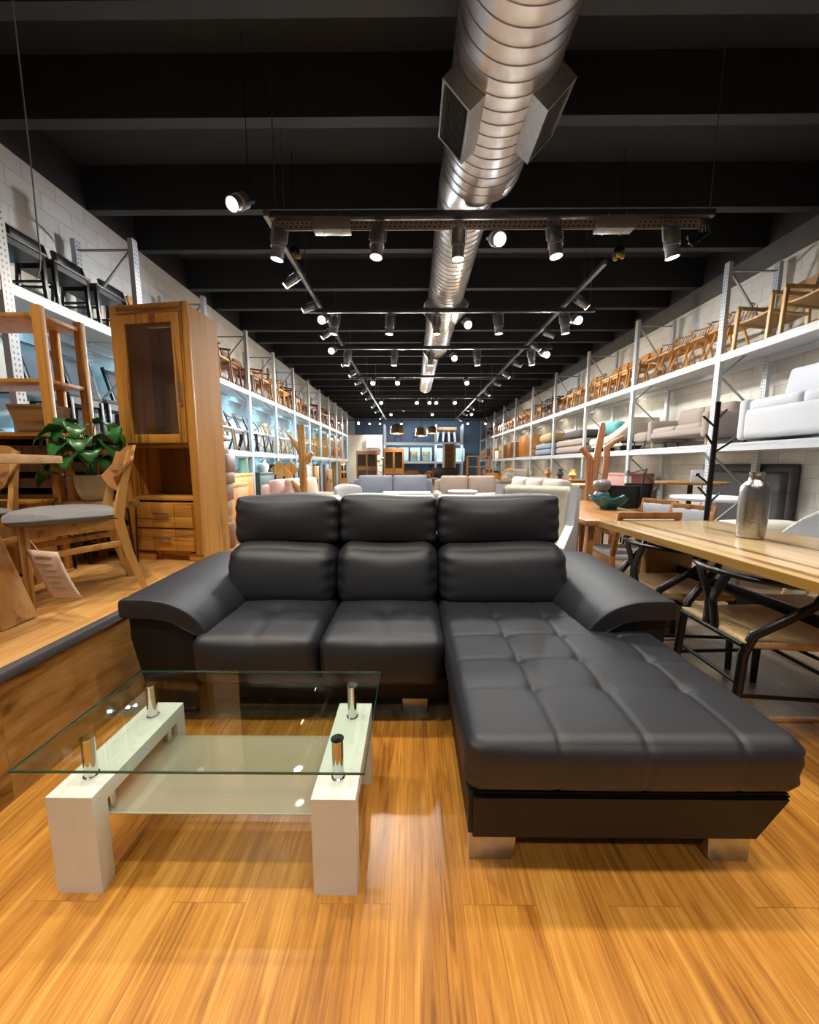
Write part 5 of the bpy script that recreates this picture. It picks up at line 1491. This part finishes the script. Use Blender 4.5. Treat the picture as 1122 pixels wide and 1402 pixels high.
for i in range(2):
    cx = x0_ + 2.1 + i * .9
    place_kind('brownbent', (cx, 27.48, zl_ + .008), R(4), 'brown chair on the far rack in front of the panels, %s of two' % nth(i), 'brown chairs on the far rack')
t = thing('framed_panel', 'wide white-framed mirror panel on the right half of the far rack', 'mirror', ((xm_ + x1_) / 2 + .1, 27.8, zl_), 0)
MB().bx(-1.1, 1.1, 0, .06, .003, .95).build('frame', WHITE_GLOSS, t); MB().bx(-.98, .98, -.008, .002, .12, .85).build('pane', plain('pale_pane', '9fb6b8', rough=.25), t)
for (cx, s_, lab, kd) in ((x0_ + .95, 1.0, 'dark chair on the far rack top shelf, at its left end', 'darkbent'), (x0_ + 2.2, .9, 'black chair on the far rack top shelf, near its middle', 'black')):
    place_kind(kd, (cx, 27.55, zt_ + .004), R(0), lab, 'chairs on top of the far rack', (s_,) * 3)
pt_ = thing('bench_table', 'white-legged table with brown top on the top shelf of the far rack', 'table', ((xm_ + x1_) / 2 - .2, 27.7, zt_ + .06))
MB().bx(-.75, .75, -.35, .35, .78, 1.0, bev=.02).build('tabletop', BROWN, pt_)
for x in (-.6, -.2, .2, .6): MB().bar((x * 1.12, 0, 0), (x * .95, 0, .78), .12, .5).build('leg', WHITE_GLOSS, pt_)
# furniture scattered in front of the far rack
carton('sideboard', 'low brown sideboard in front of the far rack, left', (-.6, 24.6, 0), (2.0, .5, .78), BROWN, 0, 'sideboard')
carton('sideboard', 'black low cabinet in front of the far rack, right', (2.0, 23.6, 0), (1.5, .5, 1.0), BLACKW, 0, 'sideboard')
bk = thing('bookshelf', 'white narrow bookcase with brown shelves at the back right', 'bookcase', (2.5, 25.6, 0), R(12))
MB().bx(-.42, -.36, -.2, .2, 0, 2.6).build('side_panel', WHITE_GLOSS, bk); MB().bx(.36, .42, -.2, .2, 0, 2.6).build('side_panel', WHITE_GLOSS, bk); MB().bx(-.36, .36, .17, .2, 0, 2.6).build('back_panel', BROWN, bk)
for i in range(6): MB().bx(-.36, .36, -.2, .17, .1 + i * .48, .13 + i * .48).build('shelf', TAN, bk)
wr = thing('open_shelf_unit', 'honey wood open rack unit at the back right, beside the right rack end', 'shelf unit', (3.6, 20.5, 0), R(-8))
for x in (-.6, .0, .6):
    MB().bx(x - .05, x + .05, -.22, .22, 0, 1.65).build('post', HONEY, wr)
for z in (.5, 1.05, 1.62): MB().bx(-.62, .62, -.22, .22, z, z + .05).build('shelf', LIGHTW if z > 1.5 else HONEY, wr)
carton('storage_box', 'amber wooden box on the floor beside the honey rack unit', (4.15, 19.6, 0), (.6, .5, .75), HONEY, 0, 'box')
for i, (x, y, kd, lab) in enumerate(((.2, 17.5, 'redslope', 'reddish chair between the blue-grey and beige sofas, nearest'), (.55, 19.0, 'tanbent', 'tan armchair behind the gap between the two sofas'), (-.05, 21.0, 'brownslat', 'brown chair far back behind the blue-grey sofa'), (1.2, 20.8, 'redslope', 'reddish chair far back behind the beige sofa'), (1.0, 23.0, 'brownbent', 'brown armchair far back left of the white bookcase'))):
    place_kind(kd, (x, y, 0), R(20 + i * 35), lab, 'loose chairs in the middle of the hall')
tree = thing('potted_plant', 'leafy green floor plant between the two glazed cabinets at the back', 'plant', (-1.75, 21.7, 0))
MB().lathe([(0, 0), (.15, 0), (.2, .35), (.18, .35), (0, .33)], seg=24).build('pot', CERAM, tree)
MB().tube([(0, 0, .33), (.03, 0, 1.2)], .02, 8).build('stem', STEMM, tree)
rl = random.Random(5); mb = MB()
for i in range(46):
    a = rl.uniform(0, 6.28); z = rl.uniform(.6, 1.6); r0 = rl.uniform(.05, .3)
    c = Vector((math.cos(a) * r0, math.sin(a) * r0, z)); d = Vector((math.cos(a), math.sin(a), rl.uniform(-.3, .5))).normalized(); sd = d.cross(Vector((0, 0, 1))).normalized()
    v = [mb.bm.verts.new(c - d * .02), mb.bm.verts.new(c + d * .1 + sd * .06), mb.bm.verts.new(c + d * .24), mb.bm.verts.new(c + d * .1 - sd * .06 + Vector((0, 0, .02)))]
    mb.bm.faces.new(v)
fo = mb.build('foliage', plain('pale_leaf', '7d8f5c', rough=.5, noise=.3), tree, smooth=False, kind='stuff'); sd = fo.modifiers.new('t', 'SOLIDIFY'); sd.thickness = .004

ott = thing('ottoman', 'cream rounded ottoman behind the strip-top table, right of the black coat stand', 'ottoman', (3.62, 3.8, 0))
MB().rbox((0, 0, .36), (.9, .5, .5), r=.12, n=(12, 8, 8), puff=(0, 0, .02)).build('seat', CREAM, ott, angle=80)
for x in (-.36, .36):
    for y in (-.16, .16): MB().tube([(x, y, .14), (x, y, 0)], [.02, .014], 8).build('leg', BROWN, ott)

# ================================================================== SPIRAL DUCT
gm, nt, p_, L_ = new_mat('galvanised_duct')
p_.inputs['Metallic'].default_value = .92; p_.inputs['Roughness'].default_value = .34
tcn = nt.nodes.new('ShaderNodeTexCoord'); nz = nt.nodes.new('ShaderNodeTexNoise'); nz.inputs['Scale'].default_value = 6; nz.inputs['Detail'].default_value = 8
L_.new(tcn.outputs['Object'], nz.inputs['Vector'])
rp = nt.nodes.new('ShaderNodeValToRGB'); rp.color_ramp.elements[0].position = .3; rp.color_ramp.elements[1].position = .7
rp.color_ramp.elements[0].color = (.5, .5, .5, 1); rp.color_ramp.elements[1].color = (.78, .78, .8, 1)
L_.new(nz.outputs['Fac'], rp.inputs['Fac']); L_.new(rp.outputs['Color'], p_.inputs['Base Color'])
mr_ = nt.nodes.new('ShaderNodeMapRange'); mr_.inputs['To Min'].default_value = .25; mr_.inputs['To Max'].default_value = .45
L_.new(nz.outputs['Fac'], mr_.inputs['Value']); L_.new(mr_.outputs[0], p_.inputs['Roughness'])
DUCTM = gm
du = thing('ventilation_duct', 'galvanised spiral ventilation duct running along the black ceiling', 'duct', (.64, 0, 3.96))
def ductrun(mb, x, z, r, y0, y1, pitch=.1, seg=56):
    prof = []; y = y0
    while y < y1 - 1e-6:
        prof += [(r, y), (r, y + pitch - .012), (r + .006, y + pitch - .009), (r + .006, y + pitch - .003), (r, y + pitch)]
        y += pitch
    mb.lathe(prof, (0, 0, 0), seg, Matrix.Translation((x - .64, 0, z - 3.96)) @ Euler((R(-90), 0, 0)).to_matrix().to_4x4())
mb = MB(); ductrun(mb, .64, 3.96, .36, -4.6, 3.8); mb.build('spiral_section', DUCTM, du, angle=25)
def cone(x0, z0, r0, y0, x1, z1, r1, y1, seg=48):
    mb = MB(); A, B = [], []
    ra = [(mb.bm.verts.new((x0 - .64 + r0 * math.cos(a), y0, z0 - 3.96 + r0 * math.sin(a))), mb.bm.verts.new((x1 - .64 + r1 * math.cos(a), y1, z1 - 3.96 + r1 * math.sin(a)))) for a in [2 * math.pi * i / seg for i in range(seg)]]
    for i in range(seg):
        j = (i + 1) % seg
        mb.bm.faces.new((ra[i][0], ra[j][0], ra[j][1], ra[i][1]))
    return mb
cone(.64, 3.96, .366, 3.79, .545, 3.945, .283, 3.98).build('reducer', DUCTM, du)
mb = MB(); ductrun(mb, .545, 3.945, .28, 3.97, 9.1); mb.build('spiral_section', DUCTM, du, angle=25)
cone(.545, 3.945, .34, 9.0, .46, 3.92, .21, 9.4).build('reducer', DUCTM, du)
mb = MB(); ductrun(mb, .46, 3.92, .2, 9.38, 13.6); mb.build('spiral_section', DUCTM, du, angle=25)
MB().lathe([(0, 0), (.2, 0), (.2, .02), (0, .02)], (0, 0, 0), 40, Matrix.Translation((.46 - .64, 13.6, 3.92 - 3.96)) @ Euler((R(-90), 0, 0)).to_matrix().to_4x4()).build('end_cap', DUCTM, du)
for y in (-3.4, -1.2, 1.0, 3.3, 5.6, 7.8, 10.3, 12.6):
    rr0 = .36 if y < 3.8 else (.28 if y < 9 else .2)
    xc = .64 if y < 3.8 else (.545 if y < 9 else .46)
    MB().tube([(xc - .64, y, rr0 - .01), (xc - .64, y, ZS - 3.96)], .006, 6).build('hanger', STEEL, du)
GRILL = plain('grille_dark', '0c0c0d', rough=.5)
def vent(side, xc, zc, r, y0, y1, hw, out):
    a = R(47)
    n = Vector((side * math.sin(a), 0, -math.cos(a))); t = Vector((-side * math.cos(a), 0, -math.sin(a)))
    if side < 0: t = Vector((math.cos(a), 0, -math.sin(a)))
    o = Vector((xc - .64, 0, zc - 3.96))
    def P(rad, tt, y): return o + n * rad + t * tt + Vector((0, y, 0))
    mb = MB(); ri, ro = r * .8, r + out
    vs = [[mb.bm.verts.new(P(rad, tt, y)) for tt, y in ((-hw, y0), (hw, y0), (hw, y1), (-hw, y1))] for rad in (ri, ro)]
    ins = .018
    inner = [mb.bm.verts.new(P(ro, tt, y)) for tt, y in ((-hw + ins, y0 + ins), (hw - ins, y0 + ins), (hw - ins, y1 - ins), (-hw + ins, y1 - ins))]
    deep = [mb.bm.verts.new(P(ro - .02, tt, y)) for tt, y in ((-hw + ins, y0 + ins), (hw - ins, y0 + ins), (hw - ins, y1 - ins), (-hw + ins, y1 - ins))]
    for i in range(4):
        j = (i + 1) % 4
        mb.bm.faces.new((vs[0][i], vs[0][j], vs[1][j], vs[1][i]))
        mb.bm.faces.new((vs[1][i], vs[1][j], inner[j], inner[i]))
        mb.bm.faces.new((inner[i], inner[j], deep[j], deep[i]))
    v = mb.build('vent_box', plain('vent_steel', 'a9abad', rough=.38, metal=.85, noise=.12), du, smooth=False)
    mb = MB()
    q = [mb.bm.verts.new(P(ro - .018, tt, y)) for tt, y in ((-hw + ins, y0 + ins), (hw - ins, y0 + ins), (hw - ins, y1 - ins), (-hw + ins, y1 - ins))]
    mb.bm.faces.new(q)
    for i in range(1, 12):
        tt = -hw + ins + (2 * hw - 2 * ins) * i / 12
        mb.bar(P(ro - .012, tt, y0 + ins), P(ro - .012, tt, y1 - ins), .004, .01)
    mb.build('grille', GRILL, v, smooth=False)
for s in (-1, 1): vent(s, .64, 3.96, .36, 2.80, 3.25, .135, .12)
for s in (-1, 1): vent(s, .545, 3.945, .28, 6.35, 6.8, .12, .10)

# ================================================================== TRACK LIGHTS
CAN = plain('spot_can_grey', '9da0a6', rough=.36, metal=.75)
def make_spot(lens):
    t = thing('track_spotlight', '', 'spotlight')
    mb = MB(); mb.box((0, 0, -.01), (.05, .03, .03), bev=.004)
    for s in (-1, 1): mb.bar((s * .08, 0, -.02), (s * .08, 0, -.15), .006, .025)
    mb.bar((-.083, 0, -.022), (.083, 0, -.022), .006, .025); mb.build('bracket', CAN, t)
    mb = MB(); mb.lathe([(0, -.045), (.05, -.045), (.068, -.06), (.07, -.19), (.064, -.192), (.064, -.2), (.072, -.202), (.072, -.21), (.062, -.212), (.06, -.30), (.066, -.305), (.066, -.312), (.056, -.312), (.056, -.29)], seg=28); mb.build('can', CAN, t, angle=50)
    MB().lathe([(0, -.296), (.056, -.296), (.05, -.304), (0, -.307)], seg=24).build('lens', lens, t)
    return t
WARM, COOL = (1, .74, .45), (.86, .93, 1.0)
SP = {'w': make_spot(emit('lens_warm', WARM, 18)), 'c': make_spot(emit('lens_cool', COOL, 18))}
used_ = {'w': False, 'c': False}
def lamp_obj(name, typ, loc, energy, col, direction=(0, 0, -1), size=.06, angle=110, blend=.7, size_y=None):
    d = bpy.data.lights.new(name, typ); d.energy = energy; d.color = col
    if typ == 'SPOT': d.spot_size = R(angle); d.spot_blend = blend; d.shadow_soft_size = size
    if typ == 'AREA':
        d.shape = 'RECTANGLE'; d.size = size; d.size_y = size_y or size
    if typ == 'POINT': d.shadow_soft_size = size
    o = bpy.data.objects.new(name, d); COL.objects.link(o); o.location = loc
    o.rotation_euler = Vector(direction).to_track_quat('-Z', 'Y').to_euler()
    return o
E_SPOT = 150
def spot(loc, label, kind='w', tilt=(0, 0), power=1.0, group='track spotlights', angle=105, light=True, scale=1.0):
    src = SP[kind]
    if not used_[kind]:
        used_[kind] = True; o = src; o.location = loc; o['label'] = label; o['group'] = group
    else: o = dup(src, loc, 0, label, group)
    o.rotation_euler = (tilt[0], tilt[1], 0); o.scale = (scale,) * 3
    d = Euler((tilt[0], tilt[1], 0)).to_matrix() @ Vector((0, 0, -1))
    if light:
        lamp_obj('spot_beam', 'SPOT', Vector(loc) + d * .33, E_SPOT * power, (1, .88, .72) if kind == 'w' else (.88, .94, 1), d, .05, angle)
    return o
PERF = rack_metal('perforated_tray', 'b6a48e')
# crosswise rails
def rail(label, x0, x1, y, z, perf=False, hangers=(), boxes=()):
    t = thing('lighting_track', label, 'lighting track', ((x0 + x1) / 2, y, z), 0, 'crosswise lighting tracks')
    w = x1 - x0
    MB().bx(-w / 2, w / 2, -.03, .03, -.03, .03, bev=.004).build('rail', plain('track_dark_grey', '4a4e54', rough=.4, metal=.6), t)
    if perf:
        mb = MB()
        mb.bx(-w / 2 + .02, w / 2 - .1, .03, .036, -.115, -.02)
        nh = int(w / .05)
        o = mb.build('perforated_tray', plain('tray_zinc', 'b3a797', rough=.4, metal=.6), t, smooth=False)
        mb = MB()
        for i in range(nh):
            x = -w / 2 + .04 + i * (w - .16) / nh
            for zz in (-.05, -.085):
                mb.bx(x + (.012 if zz > -.06 else 0), x + .018 + (.012 if zz > -.06 else 0), .0275, .031, zz - .007, zz + .007)
        mb.build('tray_slots', BLACKM, t, smooth=False, kind='stuff')
    for hx in hangers:
        MB().tube([(hx - (x0 + x1) / 2, 0, .03), (hx - (x0 + x1) / 2, 0, ZS - z)], .004, 6).build('hanger', STEEL, t)
    for bx0 in boxes:
        mb = MB(); c = bx0 - (x0 + x1) / 2
        mb.bx(c - .18, c + .18, -.05, .06, -.15, -.03, bev=.008); mb.bx(c - .09, c - .082, -.055, .065, -.155, -.02); mb.bx(c + .082, c + .09, -.055, .065, -.155, -.02)
        mb.build('driver_box', plain('driver_grey', '8b8b8a', rough=.4, metal=.4), t)
    return t
YA, ZA = 3.95, 3.60
xa = lambda u, v, y: at(u, v, y=y).x
rail('perforated lighting track nearest the viewer, hanging below the beams across the hall', xa(370, 297, YA), xa(978, 292, YA), YA, ZA, True, (xa(378, 297, YA), xa(972, 292, YA)), (xa(455, 305, YA), xa(842, 305, YA)))
for i, (u, k) in enumerate(((385, 'c'), (519, 'w'), (628, 'c'), (758, 'w'), (917, 'c'))):
    spot((xa(u, 330, YA), YA, ZA - .08), 'grey can spotlight on the nearest crosswise track, %s from the left' % nth(i), k, (R(-4) if i % 2 else R(3), R((i - 2) * -5)), 1.0)
spot((xa(343, 300, 4.05), 4.0, 3.78), 'bright cool spotlight facing the viewer, hung just left of the nearest crosswise track', 'c', (R(-50), R(14)), .5, 'glaring spotlights')
spot((xa(680, 317, 4.0), 4.10, 3.47), 'bright cool spotlight facing the viewer, right of the duct under the nearest crosswise track', 'c', (R(-60), 0), .5, 'glaring spotlights')
MB_ = MB(); MB_.tube([(0, 0, 0), (0, 0, ZS - 3.69)], .004, 6)
tag(MB_.build('hanging_cable', BLACKM, loc=(xa(343, 300, 3.9), 3.9, 3.69)), 'thin black cable holding the bright spotlight left of the nearest track', 'cable')
t_ = [o for o in bpy.data.objects if o.name == 'lighting_track'][0]
mb = MB(); xe = (xa(978, 292, YA) - xa(370, 297, YA)) / 2 - .02
for k_ in range(4):
    mb.tube([(xe - .02 * k_, .04, -.03), (xe + .05 - .03 * k_, .06 + .01 * k_, -.12), (xe - .06 - .02 * k_, .05, -.2 - .02 * k_), (xe - .16, .05 + .01 * k_, -.24 + .03 * k_)], .012, 6)
mb.build('cable_bundle', BLACKM, t_, kind='stuff')
YB_, ZB_ = 6.21, 3.60
rail('second crosswise lighting track from the viewer', xa(415, 427, YB_), xa(815, 425, YB_), YB_, ZB_, False, (xa(420, 427, YB_), xa(808, 425, YB_)))
for i, (u, k) in enumerate(((460, 'w'), (535, 'w'), (598, 'w'), (682, 'w'), (772, 'w'))):
    spot((xa(u, 445, YB_), YB_, ZB_ - .04), 'grey can spotlight on the second crosswise track, %s from the left' % nth(i), k, (R(2), R((i - 2) * -4)), 1.0)
spot((xa(443, 425, YB_), YB_ + .13, ZB_ - .06), 'bright cool spotlight facing the viewer at the left end of the second crosswise track', 'c', (R(-65), 0), .5, 'glaring spotlights')
spot((xa(642, 436, YB_), YB_ + .3, ZB_ - .05), 'warm glowing spotlight facing the viewer right of the duct by the second crosswise track', 'w', (R(-60), 0), .5, 'glaring spotlights')
spot((xa(789, 423, YB_), YB_ + .15, ZB_ - .07), 'bright cool spotlight facing the viewer at the right end of the second crosswise track', 'c', (R(-65), 0), .5, 'glaring spotlights')
YC, ZC = 8.09, 3.60
rail('third crosswise lighting track from the viewer', xa(455, 474, YC), xa(757, 474, YC), YC, ZC, False, (xa(460, 474, YC), xa(752, 474, YC)))
for i, (u, k) in enumerate(((477, 'w'), (541, 'w'), (590, 'w'), (653, 'w'), (727, 'c'))):
    spot((xa(u, 487, YC), YC, ZC - .04), 'grey can spotlight on the third crosswise track, %s from the left' % nth(i), k, (R(2), R((i - 2) * -4)), 1.0)
spot((xa(459, 476, YC), YC - .1, ZC - .04), 'bright cool spotlight facing the viewer at the left end of the third crosswise track', 'c', (R(-65), 0), .5, 'glaring spotlights')
spot((xa(623, 483, YC), YC + .3, ZC - .05), 'warm glowing spotlight facing the viewer by the third crosswise track, right of the duct', 'w', (R(-60), 0), .5, 'glaring spotlights')
spot((xa(745, 478, YC), YC + .13, ZC - .06), 'cool spotlight facing the viewer at the right end of the third crosswise track', 'c', (R(-65), R(-10)), .5, 'glaring spotlights')
far = [(10.9, 3.66, 478, 705, 516, 'fourth', ((545, 524, 'w'), (638, 523, 'c'), (512, 520, 'w'))),
       (14.1, 3.64, 512, 676, 545, 'fifth', ((523, 545, 'c'), (571, 546, 'w'), (588, 544, 'c'), (597, 546, 'c'), (622, 546, 'c'))),
       (18.5, 3.8, 520, 660, 557, 'sixth', ((536, 558, 'w'), (592, 559, 'c'), (645, 557, 'c'))),
       (23.0, 3.85, 470, 668, 576, 'seventh', ((492, 576, 'c'), (507, 577, 'c'), (521, 577, 'c'), (550, 578, 'c'), (640, 576, 'c'), (664, 576, 'c')))]
for (y, z, u0, u1, v, nm, bulbs) in far:
    rail('%s crosswise lighting track from the viewer' % nm, xa(u0, v, y), xa(u1, v, y), y, z, False, (xa(u0 + 3, v, y), xa(u1 - 3, v, y)))
    for i, (u, vv, k) in enumerate(bulbs):
        spot((xa(u, vv, y), y - .02, z - .04), '%s spotlight on the %s crosswise track, %s from the left' % ('warm' if k == 'w' else 'cool white', nm, nth(i)), k, (R(-50), 0), 2.6, 'spotlights on the far tracks')
# lengthwise rails
for nm, x, y0, y1 in (('left', -1.49, 4.1, 21.5), ('right', 2.42, 5.05, 21.5)):
    t = thing('lighting_track', 'long %s lighting track running lengthwise under the black ceiling' % nm, 'lighting track', (x, y0, 3.72), 0, 'lengthwise lighting tracks')
    MB().bx(-.025, .025, 0, y1 - y0, -.03, .03, bev=.004).build('rail', plain('track_zinc', '8b8d8f', rough=.35, metal=.8), t)
    for i in range(5):
        yy = .6 + i * 4.0
        MB().tube([(0, yy, .03), (0, yy, ZS - 3.72)], .004, 6).build('hanger', STEEL, t)
    ysp = [5.2, 6.1, 7.2, 9.3, 10.2, 11.4, 12.6, 14.0, 15.6, 17.4, 19.5] if nm == 'left' else [5.9, 7.3, 8.0, 9.4, 10.4, 11.6, 13.0, 14.4, 16.2, 18.4, 20.4]
    for i, y in enumerate(ysp):
        s = -1 if nm == 'left' else 1
        spot((x, y, 3.655), 'small spotlight aimed at the rack from the %s lengthwise track, %s from the viewer' % (nm, nth(i)), 'c' if i % 3 == 1 else 'w', (R(-10), R(-s * (62 if i % 2 else 48))), 1.2, 'spotlights on the lengthwise tracks', 115, True, .75)
# two small brass ceiling heads
for u, v, y, lab in ((404, 347, 5.2, 'small brass cluster lamp head beside the left lengthwise track'), (848, 347, 5.2, 'small brass cluster lamp head at the near end of the right lengthwise track')):
    p = at(u, v, y=y); t = thing('ceiling_lamp', lab, 'lamp', p)
    MB().lathe([(0, .06), (.06, .06), (.07, .0), (.03, -.01), (0, -.01)], seg=20).build('canopy', BLACKM, t)
    BR = plain('brass', 'a88d50', rough=.3, metal=1)
    for a in (0, 120, 240):
        MB().lathe([(0, -.04), (.025, -.03), (.035, 0), (.02, .02), (0, .02)], (.045 * math.cos(R(a)), .045 * math.sin(R(a)), -.03), 14).build('bulb_holder', BR, t)
    MB().tube([(0, 0, .06), (0, 0, ZS - p.z)], .006, 6).build('rod', BLACKM, t)
# pendants at the back
for i, (u, v, y, r) in enumerate(((544, 588, 18.6, .5), (577, 591, 18.2, .42), (592, 588, 19.6, .34))):
    p = at(u, v, y=y)
    t = thing('pendant_lamp', 'lit pendant lamp hanging far back above the sofas, %s from the left' % nth(i), 'pendant lamp', p, 0, 'pendant lamps at the back')
    MB().lathe([(.05, r * .55), (r * .6, r * .35), (r * .7, -.2), (r * .67, -.2), (r * .57, r * .33), (.05, r * .5)], seg=28).build('lamp_shade', plain('pendant_bronze', '8a7458', rough=.35, metal=.7), t, angle=60)
    MB().lathe([(0, -.18), (.1, -.1), (.12, 0), (.06, .12), (0, .14)], seg=18).build('bulb', emit('bulb_warm', (1, .8, .55), 14), t)
    MB().tube([(0, 0, r * .5), (0, 0, ZS - p.z)], .012, 6).build('cord', BLACKM, t)
    lamp_obj('pendant_glow', 'POINT', p + Vector((0, 0, -.35)), 60, (1, .82, .6), size=.1)
# loose cable near the left wall
pts = [at(u, v, y=3.05) for u, v in ((22, 40), (34, 150), (44, 240), (50, 300), (55, 345), (55, 368), (50, 382))]
pts[0].z = ZS
o_ = pts[-1].copy()
tag(MB().tube([p - o_ for p in pts], .005, 6).build('hanging_cable', plain('cable_grey', '7b776f', rough=.6), loc=o_), 'thin grey cable hanging from the ceiling near the left wall', 'cable')

# lamps behind the viewer that light the foreground (same kind of track, above and behind the camera)
for j, (y, xs) in enumerate(((1.5, (-2.4, -1.15, -.1, 1.3, 2.6)), (.35, (-2.2, -.7, .2, 1.2, 2.4)), (-1.6, (-2.4, -.8, .8, 2.4)))):
    for i, x in enumerate(xs):
        lamp_obj('spot_beam', 'SPOT', (x, y, 3.55), E_SPOT * (.66 if x > -1.1 else 1.05), (1, .89, .74), (0.02, .08 if y < 0 else 0, -1), .06, 100, .8)
for x in (-3.2, -1.6): lamp_obj('spot_beam', 'SPOT', (x, 22.7, 3.7), 420, (1, .93, .84), (0, .7, -.6), .06, 110, .8)  # extra beams without fixtures, added at the back to brighten the partition
# strip lamps under the rack shelves
for i in range(1, len(LY) - 1):
    ym = (LY[i] + LY[i + 1]) / 2; ln = LY[i + 1] - LY[i] - .2
    lamp_obj('shelf_strip', 'AREA', (LXF - .15, ym, LTOP - .14), 17, (.30, .72, 1), (-.25, 0, -1), .05, size_y=ln)
    lamp_obj('shelf_strip', 'AREA', (LXF - .15, ym, LMID - .14), 17, (.30, .72, 1), (-.35, 0, -1), .05, size_y=ln)
for i in range(1, len(RY) - 1):
    ym = (RY[i] + RY[i + 1]) / 2; ln = RY[i + 1] - RY[i] - .2
    c = (.85, .93, 1) if i < 2 else (1, .92, .76)
    lamp_obj('shelf_strip', 'AREA', (RXF + .15, ym, RTOP - .14), (4.5 if i < 3 else 14), c, (.25, 0, -1), .05, size_y=ln)
    lamp_obj('shelf_strip', 'AREA', (RXF + .15, ym, RMID - .14), (4 if i < 3 else 8), c, (.35, 0, -1), .05, size_y=ln)
for a, b in ((x0_, xm_), (xm_, x1_)):
    lamp_obj('shelf_strip', 'AREA', ((a + b) / 2, 27.0, zt_ - .2), 60, (.7, .92, 1), (0, .4, -1), b - a - .3, size_y=.06)
    lamp_obj('shelf_strip', 'AREA', ((a + b) / 2, 27.0, ztop_ + .1), 60, (.8, .92, 1), (0, .4, -1), b - a - .3, size_y=.06)  # area lamps above the far rack's uprights, under no shelf

# ================================================================== WORLD AND VIEW
w = bpy.data.worlds.new('World'); sc.world = w; w.use_nodes = True
w.node_tree.nodes['Background'].inputs['Color'].default_value = (.75, .78, .85, 1)
w.node_tree.nodes['Background'].inputs['Strength'].default_value = .12
sc.view_settings.view_transform = 'Standard'
sc.view_settings.look = 'None'
sc.view_settings.gamma = 1
sc.view_settings.use_curve_mapping = False
sc.view_settings.exposure = 0.0
